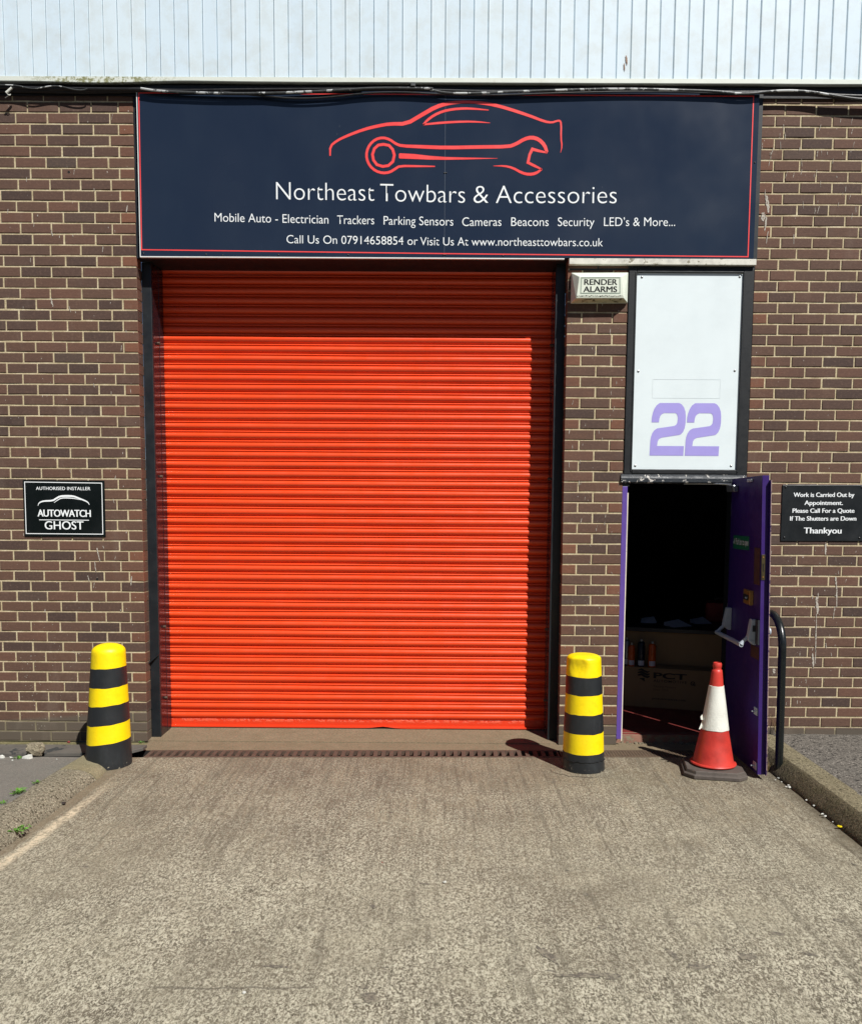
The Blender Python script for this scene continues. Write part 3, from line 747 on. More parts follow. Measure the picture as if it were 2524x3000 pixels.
for x, z in ((-2.617, 4.19), (-2.495, 1.245)):
    bm = BM(); vs = [bm.verts.new((x + .011 * math.cos(k * .785) * random.uniform(.7, 1.1), -.0016, z + .010 * math.sin(k * .785) * random.uniform(.7, 1.1))) for k in range(8)]; bm.faces.new(vs)
    build('drill_hole', bm, 'crack', wl)

# ------------------------------------------------------------------ building shell behind the openings
bm = BM()
box(bm, -2.144, 1.0, 0.004, 0.62, 3.590, 4.80); tag(build('lintel_beam', bm, 'black'), 'black steel lintel beam over the shutter, behind the navy sign', 'lintel')
bm = BM(); box(bm, 1.0, 2.3377, 0.002, 0.5, 3.52, 4.80); tag(build('backing_wall', bm, 'black'), 'dark backing wall over the doorway, behind the navy sign', 'wall')
room = thing('back_room', (2.2, 2.0, 0.0), 'dark unlit workshop room seen through the open doorway', 'room')
bm = BM()
X0, X1, Y0, Y1, Z0, Z1 = 1.30, 4.6, 0.12, 4.2, 0.062, 3.4
def quad(bm, *p): bm.faces.new([bm.verts.new(q) for q in p])
quad(bm, (X0, Y1, Z0), (X1, Y1, Z0), (X1, Y1, Z1), (X0, Y1, Z1)); quad(bm, (X0, Y0, Z0), (X0, Y1, Z0), (X0, Y1, Z1), (X0, Y0, Z1))
quad(bm, (X1, Y0, Z0), (X1, Y0, Z1), (X1, Y1, Z1), (X1, Y1, Z0)); quad(bm, (X0, Y0, Z1), (X0, Y1, Z1), (X1, Y1, Z1), (X1, Y0, Z1))
quad(bm, (X0, Y0, 2.03), (X0, Y0, Z1), (X1, Y0, Z1), (X1, Y0, 2.03)); quad(bm, (2.32, Y0, 0), (2.32, Y0, 2.04), (X1, Y0, 2.04), (X1, Y0, 0))
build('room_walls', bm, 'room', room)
bm = BM(); box(bm, 1.43, 4.6, 0.10, 4.2, 0.03, 0.066); build('room_floor', bm, 'red_floor', room)
bm = BM()
# worn step under the door
g = []
for i in range(31):
    x = 1.44 + 0.88 * i / 30; w = .006 * mnoise.noise(Vector((x * 11, 3, 1)))
    g.append([(x, .074 + w, -.02), (x, .078 + w, .036 + w), (x, .083, .058 + w * .8), (x, .13, .068)])
V = [[bm.verts.new(p) for p in r_] for r_ in g]
for A, B in zip(V, V[1:]):
    for i in range(3): bm.faces.new((A[i], B[i], B[i + 1], A[i + 1]))
build('door_step', bm, 'step', room, smooth=True)
bm = BM()
for i in range(70):
    x = random.uniform(1.48, 2.2); y = random.uniform(.035, .072); s = random.uniform(.003, .009)
    box(bm, x - s, x + s, y - s, y + s, -.002, s * 1.1)
tag(build('grit', bm, 'stone'), 'strip of grit and leaf debris along the door step', 'grit', kind='stuff')

# ------------------------------------------------------------------ roller shutter
sh = thing('roller_shutter', (-0.57, 0.34, 0.03), 'tall closed roller shutter of glossy orange red slats', 'roller shutter')
P = 0.0738; YS = 0.34
prof = [(0.0, .0100), (-.0025, .002), (-.006, -.0045), (-.0105, -.0060), (-.0140, -.002), (-.0158, .0085), (-.0175, .0090), (-.0192, .0010), (-.0235, -.0075), (-.030, -.0125), (-.038, -.0150), (-.046, -.0145), (-.054, -.0112), (-.061, -.0055), (-.0665, .0010), (-.0705, .0085)]
bm = BM(); xs = [-2.085 + 3.02 * i / 40 for i in range(41)]
ztop = 0.097 + 49 * P; zs = []; k = 0
while k < 49:
    for dz_, dy_ in prof: zs.append((ztop - k * P + dz_, dy_, k))
    k += 1
rows = []
for z, dy_, k in zs:
    rows.append([bm.verts.new((x, YS + dy_ + 0.0028 * mnoise.noise(Vector((x * 1.3, k * 3.7, 0))) + .0012 * mnoise.noise(Vector((x * 5, k * 1.9, 4))), z + 0.0022 * mnoise.noise(Vector((x * .9, k * 2.3, 9))))) for x in xs])
for A, B in zip(rows, rows[1:]):
    for i in range(len(xs) - 1): bm.faces.new((A[i], B[i], B[i + 1], A[i + 1]))
zlow = zs[-1][0]
build('curtain', bm, 'shutter', sh, smooth=True, angle=70)
bm = BM()
xs2 = [-2.066 + 2.99 * i / 60 for i in range(61)]
def sag(x): return 0.013 * math.exp(-((x + .37) / .07) ** 2) - .003 * math.exp(-((x + .1) / .2) ** 2) + .002 * mnoise.noise(Vector((x * 4, 0, 0)))
secs = [[(x, YS + .004, zlow + .004), (x, YS + .001, zlow - .006), (x, YS - .001, .052), (x, YS - .020, .046), (x, YS - .022, .036 + sag(x)), (x, YS + .02, .036 + sag(x))] for x in xs2]
V = [[bm.verts.new(p) for p in s_] for s_ in secs]
for A, B in zip(V, V[1:]):
    for i in range(5): bm.faces.new((A[i], A[i + 1], B[i + 1], B[i]))
build('bottom_bar', bm, 'bar', sh, smooth=True, angle=30)
def post(xa, xb, xr0, xr1, sgn):
    bm = BM(); box(bm, xa, xb, 0.098, 0.125, -0.01, 3.585); p_ = build('post', bm, 'black', sh, bevel=.004)
    bm = BM()
    # side return running back to the shutter with a narrow guide slot
    lo, hi = min(xr0, xr1), max(xr0, xr1)
    fl = .014 if sgn > 0 else -.003; e = hi if sgn > 0 else lo; o_ = lo if sgn > 0 else hi; z0_, z1_ = .004, 3.585
    for ya, yb, k0, k1, q in ((.125, .235, 0, fl * .6, 0), (.238, .328, fl * .6 + .002 * sgn, fl, .006)):
        hexa(bm, [(o_, ya, z0_ + q), (e + k0, ya, z0_ + q), (e + k1, yb, z0_ + q), (o_, yb, z0_ + q)], [(o_, ya, z1_), (e + k0, ya, z1_), (e + k1, yb, z1_), (o_, yb, z1_)])
    g_ = build('guide', bm, 'gloss', sh, bevel=.002)
    for z in (3.02, 2.02, .86, .30):
        bm = BM(); xx = hi if sgn > 0 else lo
        tube(bm, [(xx - .002 * sgn, .20, z), (xx + .024 * sgn, .20, z)], .011, 6)
        build('bolt', bm, 'rust', g_)
post(-2.144, -2.073, -2.12, -2.0735, 1)
post(0.914, 0.986, 0.917, 0.945, -1)
# bent strip sticking out of the left post
bm = BM(); hexa(bm, [(-2.15, .095, .60), (-2.074, .093, .655), (-2.074, .090, .66), (-2.15, .085, .606)], [(-2.15, .05, .585), (-2.078, .08, .655), (-2.078, .08, .659), (-2.15, .05, .590)])
build('bent_flange', bm, 'black', sh)

# ------------------------------------------------------------------ cladding, trim, cables
cl = thing('wall_cladding', (0, -0.05, 4.82), 'pale white vertical board cladding across the top of the building', 'cladding')
bm = BM(); lt = bm.faces.layers.float.new('tint'); pw = 0.1005; x = -4.64
while x < 4.6:
    t = random.random(); o = random.uniform(-.0015, .0015)
    sec = [(x, -.040), (x + .004, -.0495 + o), (x + .0085, -.0525 + o), (x + .012, -.0515 + o), (x + pw - .003, -.0512 + o), (x + pw - .001, -.0465 + o), (x + pw, -.040)]
    A = [bm.verts.new((a, b, 4.822)) for a, b in sec]; B = [bm.verts.new((a, b, 6.4)) for a, b in sec]
    for i in range(6):
        f = bm.faces.new((A[i], A[i + 1], B[i + 1], B[i])); f[lt] = t
    x += pw
build('boards', bm, 'clad', cl)
bm = BM(); sx = [-4.64 + 9.24 * i / 160 for i in range(161)]
def tw(x): return -.010 * math.exp(-((x + 2.35) / .35) ** 2) + .006 * math.exp(-((x + 1.75) / .3) ** 2) + .0015 * mnoise.noise(Vector((x * 2, 0, 5)))
V = [[bm.verts.new(p) for p in ((x, -.04, 4.826), (x, -.060, 4.821), (x, -.063, 4.790 + tw(x)), (x, -.059, 4.785 + tw(x)), (x, -.005, 4.796 + tw(x)))] for x in sx]
for A, B in zip(V, V[1:]):
    for i in range(4): bm.faces.new((A[i], B[i], B[i + 1], A[i + 1]))
build('bottom_trim', bm, 'trim', cl, smooth=True, angle=40)
bm = BM(); box(bm, -4.64, 4.6, -.039, .6, 4.83, 6.4); build('backing', bm, 'black', cl)
M['scuffm'] = worn("brown_scuff", srgb(150, 122, 104), .8, .3, 40)
for x, z, w, h, ln in ((1.358, 4.978, .012, .06, .15), (1.346, 4.926, .009, .05, .1)):
    bm = BM(); blob(bm, x, z, w, h, -.0555, ln); build('scuff', bm, 'scuffm', cl)
bm = BM(); box(bm, -4.64, 4.6, -.016, -.0045, 4.712, 4.79); build('gap_shade_strip', bm, 'cable', cl)  # black strip stands in for the shaded gap and cables below the trim
def cable(label, pts, r, mat, grp='cables slung under the cladding'):
    pts = smoothpts(pts, 2)
    bm = BM(); tube(bm, pts, r, 8)
    return tag(build('cable', bm, mat, smooth=True), label, 'cable', grp)
def cp(l, y): return [(a, y + (b2 if len(q) > 2 else 0), b) for q in l for a, b, b2 in [(q + (0,))[:3] if len(q) == 2 else q]]
ga = [(-4.6, 4.745), (-3.0, 4.748), (-2.7, 4.741), (-2.3, 4.738), (-2.06, 4.738), (-1.95, 4.725), (-1.7, 4.716), (-1.4, 4.708), (-1.1, 4.711), (-.85, 4.722), (-.6, 4.736), (-.3, 4.744), (0.0, 4.738), (.4, 4.730), (.9, 4.738), (1.4, 4.744), (2.1, 4.73), (2.5, 4.74), (3.1, 4.70), (4.6, 4.73)]
cable('thick black cable running the whole width under the cladding edge', cp(ga, -.056), .010, 'cable')
cable('grey cable with pale patches drooping over the left half of the navy sign', cp([(-2.06, 4.735), (-1.95, 4.718), (-1.75, 4.711), (-1.5, 4.703), (-1.15, 4.706), (-.9, 4.716), (-.62, 4.731), (-.4, 4.746), (0.0, 4.742)], -.074), .008, 'cable_grey')
cable('pale grey cable over the right half of the navy sign and the right brick wall', cp([(-.02, 4.737), (.1, 4.712), (.33, 4.714), (.55, 4.725), (1.0, 4.741), (1.36, 4.749), (1.7, 4.742), (2.0, 4.735), (2.2, 4.712), (2.42, 4.742), (2.64, 4.738), (2.81, 4.711), (3.0, 4.683), (3.4, 4.67), (4.6, 4.70)], -.068), .008, 'cable_grey')
cable('thin black cable looping lowest across the middle of the navy sign', cp([(-1.5, 4.72), (-1.2, 4.69), (-.95, 4.672), (-.72, 4.684), (-.46, 4.716), (-.2, 4.722), (0, 4.71), (.4, 4.70), (.9, 4.72), (1.5, 4.735), (2.1, 4.72)], -.064), .006, 'cable')
cable('thin black cable twisted along the top of the left brick wall', cp([(-4.6, 4.76), (-3.1, 4.755), (-2.95, 4.742), (-2.8, 4.725), (-2.6, 4.742), (-2.45, 4.728), (-2.2, 4.74), (-2.08, 4.748), (-1.9, 4.735), (-1.6, 4.738), (-1.2, 4.745), (-.5, 4.75)], -.045), .009, 'cable')
cable('thin grey cable dipping in two loops at the left edge of the cladding', cp([(-3.4, 4.75), (-3.0, 4.757), (-2.93, 4.752), (-2.86, 4.735), (-2.80, 4.731), (-2.7, 4.752), (-2.62, 4.748), (-2.54, 4.726), (-2.47, 4.722), (-2.44, 4.735)], -.070), .0045, 'cable_grey')
cable('black cable hanging in front of the right brick wall top', cp([(1.9, 4.742), (2.2, 4.735), (2.5, 4.728), (2.75, 4.715), (2.95, 4.69), (3.2, 4.665), (4.6, 4.66)], -.050), .009, 'cable')
cable('black cable pressed flat along the wall top at the left', cp([(-4.6, 4.735), (-3.0, 4.734), (-2.6, 4.726), (-2.3, 4.729), (-2.1, 4.735), (-1.8, 4.74)], -.033), .011, 'cable')
jn = thing('cable_connector', (-3.0, -.08, 4.70), 'white plastic cable connector dangling at the left wall top', 'connector')
bm = BM(); tube(bm, [(-2.972, -.075, 4.735), (-3.012, -.080, 4.698)], .009, 8); build('sleeve', bm, 'cable_white', jn, smooth=True)
bm = BM(); tube(bm, smoothpts([(-3.012, -.080, 4.698), (-2.99, -.075, 4.680), (-2.982, -.07, 4.698), (-3.03, -.06, 4.673)], 2), .0028, 6); build('wire', bm, 'cable_white', jn, smooth=True)
ck = thing('cable_clip', (-.14, -.11, 4.748), 'small grey metal cable clip under the cladding at mid span', 'clip')
bm = BM(); box(bm, -.155, -.125, -.088, -.03, 4.754, 4.778); build('clip_body', bm, 'cable_grey', ck, bevel=.002)

# ------------------------------------------------------------------ main sign
sg = thing('shop_sign', (0.1, -.07, 3.58), 'wide navy shop sign with red car and wrench line drawing above the shutter', 'sign')
SF = -.07
bm = BM(); box(bm, -2.10, 2.332, -.058, 0.0, 3.585, 4.765); build('sign_box', bm, 'black', sg)
bm = BM(); box(bm, -2.088, 0.0895, SF, -.060, 3.584, 4.735); build('panel', bm, 'sign', sg, bevel=.0015)
bm = BM(); box(bm, 0.0910, 2.302, SF, -.060, 3.586, 4.735); build('panel', bm, 'sign', sg, bevel=.0015)
bm = BM(); box(bm, .0892, .0913, -.0695, -.061, 3.587, 4.733); build('seam', bm, 'seam', sg)
bm = BM(); box(bm, -2.094, .95, -.072, -.05, 3.5765, 3.5835); box(bm, -2.0945, -2.0895, -.072, -.05, 3.5836, 4.735); build('edge_trim', bm, 'alu', sg)
bm = BM()
yb = SF - .0012; w_ = .0075
ribbon(bm, [(-2.077, 4.706), (-2.081, 3.629), (0.09, 3.612), (2.262, 3.601), (2.259, 4.700)], w_, wallfn(yb), closed=True)
build('red_border', bm, 'red_line', sg)
TY = SF - .0015
lettering('lettering', [("Northeast", -1.112, -.412, 3.981, 3.974), ("Towbars", -.370, .234, 3.972, 3.963), ("&", .295, .400, 3.963, 3.963), ("Accessories", .454, 1.313, 3.962, 3.965)], 'white_vinyl', sg, wallfn(TY), .123, bold=-0.014)
lettering('lettering', [("Mobile Auto - Electrician", -1.554, -.740, 3.827, 3.816), ("Trackers", -.677, -.413, 3.814, 3.813), ("Parking Sensors", -.345, .152, 3.811, 3.806), ("Cameras", .216, .495, 3.804, 3.806), ("Beacons", .565, .832, 3.806, 3.807), ("Security", .898, 1.158, 3.807, 3.808), ("LED\u2019s & More...", 1.227, 1.734, 3.809, 3.811)], 'white_vinyl', sg, wallfn(TY), .060, bold=-.007)
lettering('lettering', [("Call Us On 07914658854 or", -1.040, -.101, 3.679, 3.671), ("Visit Us At www.northeasttowbars.co.uk", -.083, 1.222, 3.669, 3.668)], 'white_vinyl', sg, wallfn(TY), .057, bold=-.007)
bm = BM(); lf = wallfn(TY)
roof = [(-0.726, 4.283), (-0.725, 4.349), (-0.679, 4.386), (-0.607, 4.42), (-0.485, 4.465), (-0.384, 4.489), (-0.303, 4.503), (-0.184, 4.503), (-0.08, 4.563), (0.021, 4.619), (0.101, 4.642), (0.182, 4.652), (0.273, 4.653), (0.344, 4.647), (0.425, 4.636), (0.527, 4.611), (0.679, 4.564), (0.791, 4.523), (0.842, 4.516), (0.872, 4.526), (0.897, 4.531), (0.909, 4.514), (0.909, 4.407), (0.918, 4.358), (0.908, 4.311)]
rw = [.010, .016, .016, .018, .020, .022, .023, .026, .027, .028, .024, .020, .018, .020, .022, .022, .020, .017, .014, .013, .013, .012, .011, .010, .002]
def sm(p, w, it=1):
    q = smoothpts([a + (b,) for a, b in zip(p, w)], it); return [a[:2] for a in q], [a[2] for a in q]
p_, w2 = sm(roof, rw); ribbon(bm, p_, w2, lf)
win = [(0.395, 4.599), (0.304, 4.607), (0.223, 4.61), (0.142, 4.604), (0.072, 4.59), (0.011, 4.564), (-0.039, 4.528), (-0.066, 4.499), (-0.039, 4.502), (0.072, 4.513), (0.224, 4.521), (0.325, 4.519), (0.406, 4.512)]
p_, w2 = sm(win[:8], [.006, .013, .016, .017, .017, .018, .017, .012]); ribbon(bm, p_, w2, lf)
p_, w2 = sm(win[7:], [.010, .013, .016, .014, .011, .003]); ribbon(bm, p_, w2, lf)
spn = [(0.019, 4.214), (-0.099, 4.215), (-0.231, 4.216), (-0.262, 4.197), (-0.302, 4.172), (-0.353, 4.166), (-0.404, 4.181), (-0.445, 4.216), (-0.467, 4.264), (-0.467, 4.313), (-0.445, 4.362), (-0.404, 4.397), (-0.353, 4.41), (-0.303, 4.397), (-0.262, 4.368), (-0.221, 4.353), (-0.079, 4.348), (0.094, 4.342), (0.327, 4.348), (0.54, 4.351), (0.591, 4.369), (0.651, 4.404), (0.702, 4.416), (0.753, 4.402), (0.794, 4.363), (0.812, 4.315)]
p_, w2 = sm(spn, [.008, .014, .016] + [.018] * 12 + [.020, .024, .025, .024, .024, .024, .024, .026, .026, .026, .020]); ribbon(bm, p_, w2, lf)
ribbon(bm, [(0.815, 4.311), (0.754, 4.323), (0.708, 4.335), (0.690, 4.299), (0.678, 4.243), (0.725, 4.221), (0.778, 4.197)], [.010, .018, .021, .019, .019, .018, .010], lf)
p_, w2 = sm([(0.778, 4.199), (0.736, 4.169), (0.686, 4.161), (0.634, 4.173), (0.573, 4.206), (0.512, 4.220), (0.433, 4.219)], [.012, .020, .020, .018, .016, .013, .003]); ribbon(bm, p_, w2, lf)
ribbon(bm, [(-0.348, 4.363), (-0.308, 4.356), (-0.282, 4.329), (-0.27, 4.29), (-0.28, 4.246), (-0.312, 4.218), (-0.353, 4.212), (-0.394, 4.224), (-0.418, 4.255), (-0.425, 4.294), (-0.412, 4.333), (-0.384, 4.358)], .019, lf, closed=True)
ribbon(bm, [(-0.238, 4.285), (-0.232, 4.285), (-0.13, 4.281), (-0.018, 4.273), (0.094, 4.269), (0.226, 4.269), (0.462, 4.271)], [.024, .036, .034, .026, .019, .014, .002], lf)
build('car_wrench_drawing', bm, 'red_line', sg)
screws(sg, [(-2.07, 3.603), (-1.62, 3.598), (-1.5, 3.592), (-1.1, 3.598), (-.6, 3.60), (.085, 4.17), (.098, 4.17), (.085, 3.603), (.096, 3.603), (.51, 3.600), (2.285, 4.25)], SF - .0005, .006, 'screw_dark')
# seat the sign 35 mm off the brick face (same outline seen from the street)
kk = 6.333 / 6.298
for ch in sg.children:
    b0 = ROOT[sg]
    for v in ch.data.vertices:
        w = v.co + b0
        v.co = Vector((.038 + (w.x - .038) * kk, w.y + .035, 1.813 + (w.z - 1.813) * kk)) - b0
# weathered strip over the door
bm = BM(); box(bm, .990, 2.336, -.038, .0, 3.552, 3.5945); tag(build('lintel_strip', bm, 'lintel', bevel=.003), 'weathered white horizontal strip under the right end of the navy sign', 'lintel')

# ------------------------------------------------------------------ alarm box
al = thing('alarm_box', (1.21, 0, 3.39), 'cream burglar alarm box with black lettering high on the brick pier', 'alarm box')
A0 = [(1.010, 3.281), (1.420, 3.285), (1.420, 3.500), (1.010, 3.496)]; A1 = [(1.041, 3.318), (1.376, 3.320), (1.362, 3.456), (1.056, 3.452)]
bm = BM(); hexa(bm, [(a, -.0, b) for a, b in A0][::-1], [(a, -.024, b) for a, b in A0][::-1]); build('base', bm, 'alarm', al, bevel=.004)
bm = BM(); mid = [(1.036, 3.300), (1.380, 3.302), (1.376, 3.320), (1.041, 3.318)]
v0 = [bm.verts.new((a, -.0245, b)) for a, b in A0]; v1 = [bm.verts.new((a, -.092, b)) for a, b in A1]; vm = [bm.verts.new((mid[0][0], -.088, mid[0][1])), bm.verts.new((mid[1][0], -.088, mid[1][1]))]
bm.faces.new(v1)
bm.faces.new((v0[3], v1[3], v1[2], v0[2])); bm.faces.new((v0[0], vm[0], v1[0], v1[3], v0[3])); bm.faces.new((v0[1], v0[2], v1[2], v1[1], vm[1]))
bm.faces.new((vm[0], vm[1], v1[1], v1[0])); bm.faces.new((v0[0], v0[1], vm[1], vm[0])).material_index = 1
bm.faces.new(v0)
build('cover', bm, ['alarm', 'alarm_dirty'], al, bevel=.004)
bm = BM(); ribbon(bm, [(1.0655, 3.332), (1.351, 3.334), (1.347, 3.447), (1.069, 3.445)], .0025, wallfn(-.0932), closed=True); ribbon(bm, [(1.071, 3.337), (1.346, 3.339), (1.342, 3.442), (1.0735, 3.440)], .0018, wallfn(-.0932), closed=True)
build('label_border', bm, 'grey_vinyl', al)
lettering('lettering', [("RENDER", 1.091, 1.325, 3.3945, 3.3955), ("ALARMS", 1.086, 1.325, 3.344, 3.345)], 'black_ink', al, wallfn(-.0935), .0385, thick=.0032)
bm = BM()
for i in range(26):
    x = 1.045 + .33 * i / 26; blob(bm, x, 3.3185 + random.uniform(-.002, .003), random.uniform(.004, .014), random.uniform(.002, .005), -.0934)
build('grime', bm, 'carton_ink', al)['kind'] = 'stuff'
screws(al, [(1.028, 3.35), (1.398, 3.35)], -.045, .006, 'screw')

# ------------------------------------------------------------------ number panel and its frame
npn = thing('number_panel', (1.87, .02, 2.1), 'tall white panel bearing a lilac number 22 above the doorway', 'panel')
bm = BM(); box(bm, 1.484, 2.262, .001, .03, 2.086, 3.508); build('board', bm, 'panel', npn)
def two(ox):
    k = (1.865 - 1.616) / 695; kz = (2.575 - 2.19) / 1090
    o = [(140, 1235), (150, 920), (160, 850), (185, 770), (225, 710), (285, 672), (630, 620), (665, 600), (690, 560), (700, 480), (698, 440), (685, 390), (660, 362), (635, 355), (415, 355), (370, 380), (340, 415), (322, 470), (315, 548), (163, 548), (168, 440), (185, 350), (215, 265), (255, 200), (320, 150), (720, 148), (770, 175), (820, 240), (850, 320), (862, 420), (862, 560), (848, 660), (815, 745), (770, 793), (740, 805), (380, 862), (330, 890), (300, 940), (290, 1035), (842, 1035), (835, 1235)]
    return [(1.616 + ox + (a - 140) * k, 2.190 + (1235 - b) * kz) for a, b in o]
for ox in (0, .2595):
    bm = BM(); pl = two(ox); vs = [bm.verts.new((a, -.0003, b)) for a, b in pl]
    for t in tessellate_polygon([[Vector((a, b, 0)) for a, b in pl]]): bm.faces.new([vs[i] for i in t])
    build('digit', bm, 'lilac', npn)
bm = BM(); ribbon(bm, [(1.625, 2.61), (2.12, 2.61), (2.12, 2.745), (1.625, 2.745)], .0025, wallfn(-.0002), closed=True)
build('plate_outline', bm, worn("faint_dirt", srgb(213, 222, 224), .6, .05, 40), npn)
screws(npn, [(1.525, 3.474), (2.233, 3.480), (1.517, 2.802), (2.222, 2.810), (1.513, 2.115), (2.220, 2.118)], .001, .009, 'screw')
fr = thing('panel_frame', (1.87, 0, 2.05), 'black painted timber frame round the white number panel', 'frame')
for nm, b in (('jamb', (1.4275, 1.4865, -.010, .05, 2.052, 3.536)), ('jamb', (2.258, 2.3365, -.010, .05, 2.052, 3.536)), ('head', (1.4868, 2.2578, -.008, .05, 3.504, 3.536)), ('sill', (1.4868, 2.2578, -.014, .05, 2.055, 2.089))):
    bm = BM(); box(bm, *b); build(nm, bm, 'timber_black', fr, bevel=.005)
bm = BM(); box(bm, 2.258, 2.270, -.015, -.0105, 2.07, 3.51); box(bm, 1.4755, 1.4863, -.015, -.0105, 2.07, 3.51); box(bm, 1.4872, 2.2574, -.015, -.0085, 3.5045, 3.514)
build('bead', bm, 'timber_black', fr, bevel=.002)

# ------------------------------------------------------------------ door frame
df = thing('door_frame', (1.85, 0, 0), 'worn door frame with purple left post and flaking black head', 'door frame')
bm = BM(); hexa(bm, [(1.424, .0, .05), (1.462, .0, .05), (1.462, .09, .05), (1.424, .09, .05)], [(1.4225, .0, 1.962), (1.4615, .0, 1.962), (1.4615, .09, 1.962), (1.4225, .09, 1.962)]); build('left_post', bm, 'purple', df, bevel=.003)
bm = BM(); box(bm, 1.4624, 1.4695, .006, .02, .035, 1.915); build('cream_edge', bm, 'cream', df)
bm = BM(); box(bm, 1.415, 1.474, .0, .09, 1.9635, 1.990); build('post_top', bm, 'timber_black', df)
bm = BM()
n_ = 40; V = []
for i in range(n_ + 1):
    x = 1.408 + .925 * i / n_; w = .003 * mnoise.noise(Vector((x * 25, 2, 2)))
    V.append([bm.verts.new(p) for p in ((x, .1, 1.985), (x, -.012 + w, 1.988 + w), (x, -.02 + w, 1.995), (x, -.02 + w, 2.022), (x, -.014 + w, 2.030), (x, -.012 + w, 2.0525 + w * .5), (x, .1, 2.054))])
for A, B in zip(V, V[1:]):
    for i in range(6): bm.faces.new((A[i], B[i], B[i + 1], A[i + 1]))
bm.faces.new(V[0]); bm.faces.new(V[-1][::-1])
build('head', bm, 'timber_flake', df, smooth=True, angle=35)
bm = BM(); box(bm, 2.232, 2.336, -.012, .1, .06, 1.984); build('right_post', bm, 'timber_black', df)

# ------------------------------------------------------------------ open door
H0 = Vector((2.222, -.030, 0)); H1 = Vector((2.208, -.774, 0)); U = (H1 - H0).normalized(); NI = Vector((U.y, -U.x, 0)); NI = NI if NI.x < 0 else -NI
def dp(s, z, off=0.0):
    p = H0 + U * s + NI * off; return (p.x - .046 * (z / 2.0) * (s / .744), p.y, z)      # the leaf is slightly warped: its top leans in
dr = thing('door', (2.222, -.03, .03), 'purple door standing wide open towards the street, panic bar on its inner face', 'door')
DW = .744
def slab(bm, sa0, sa1, sb0, sb1, z0, z1, oa, ob, n=10):
    rows = []
    for j in range(n + 1):
        z = z0 + (z1 - z0) * j / n
        rows.append(([bm.verts.new(dp(sa0 + (sa1 - sa0) * i / n, z, oa)) for i in range(n + 1)], [bm.verts.new(dp(sb0 + (sb1 - sb0) * i / n, z, ob)) for i in range(n + 1)]))
    for (A, B), (C_, D_) in zip(rows, rows[1:]):
        for i in range(n):
            bm.faces.new((A[i], A[i + 1], C_[i + 1], C_[i])); bm.faces.new((B[i + 1], B[i], D_[i], D_[i + 1]))
        bm.faces.new((A[0], C_[0], D_[0], B[0])); bm.faces.new((A[n], B[n], D_[n], C_[n]))
    for A, B in (rows[0], rows[-1]):
        for i in range(n): bm.faces.new((A[i], B[i], B[i + 1], A[i + 1]))
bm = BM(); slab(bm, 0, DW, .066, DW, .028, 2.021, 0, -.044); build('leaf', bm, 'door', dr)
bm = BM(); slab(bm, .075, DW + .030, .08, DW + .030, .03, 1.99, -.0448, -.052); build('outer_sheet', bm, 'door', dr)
bm = BM(); slab(bm, DW + .0302, DW + .0312, DW + .0302, DW + .0312, .031, 1.989, -.0470, -.0522); build('worn_edge', bm, 'edge_tan', dr)
# edge lock
bm = BM(); hexa(bm, [dp(DW + .0005, 1.338, -.002), dp(DW + .0035, 1.338, -.002), dp(DW + .0035, 1.338, -.026), dp(DW + .0005, 1.338, -.026)], [dp(DW + .0005, 1.505, -.002), dp(DW + .0035, 1.505, -.002), dp(DW + .0035, 1.505, -.026), dp(DW + .0005, 1.505, -.026)])
lk = build('edge_lock', bm, 'bronze', dr, bevel=.0008)
bm = BM(); hexa(bm, [dp(DW + .003, 1.395, -.010), dp(DW + .005, 1.395, -.010), dp(DW + .005, 1.395, -.016), dp(DW + .003, 1.395, -.016)], [dp(DW + .003, 1.445, -.010), dp(DW + .005, 1.445, -.010), dp(DW + .005, 1.445, -.016), dp(DW + .003, 1.445, -.016)])
build('latch_slot', bm, 'crack', lk)
for z in (1.358, 1.488):
    bm = BM(); c = Vector(dp(DW + .003, z, -.013)); tube(bm, [c, c + U * .003], .005, 8); build('screw', bm, 'brass', lk)
# bare timber where an old lock was
bm = BM(); hexa(bm, [dp(.60, 1.30, .0008), dp(.725, 1.30, .0008), dp(.725, 1.30, .002), dp(.60, 1.30, .002)], [dp(.60, 1.545, .0008), dp(.725, 1.545, .0008), dp(.725, 1.545, .002), dp(.60, 1.545, .002)]); build('bare_patch', bm, 'bare_wood', dr)
bm = BM(); hexa(bm, [dp(.56, .80, .0008), dp(.735, .80, .0008), dp(.735, .80, .002), dp(.56, .80, .002)], [dp(.57, .885, .0008), dp(.735, .885, .0008), dp(.735, .885, .002), dp(.57, .885, .002)]); build('bare_patch', bm, 'bare_wood', dr)
# green notice
bm = BM(); hexa(bm, [dp(.101, 1.514, .001), dp(.478, 1.519, .001), dp(.478, 1.519, .003), dp(.101, 1.514, .003)], [dp(.101, 1.610, .001), dp(.478, 1.613, .001), dp(.478, 1.613, .003), dp(.101, 1.610, .003)])
gs = build('notice', bm, 'green_sign', dr); gs['label'] = 'green notice with white lettering'
lettering('lettering', [("Push bar to open", .165, .466, 1.548, 1.550)], 'white_vinyl', gs, lambda a, b: dp(a, b, .0036), .044)
bm = BM(); ribbon(bm, [(.108, 1.566), (.118, 1.552), (.140, 1.584)], .007, lambda a, b: dp(a, b, .0036)); build('tick', bm, 'white_vinyl', gs)
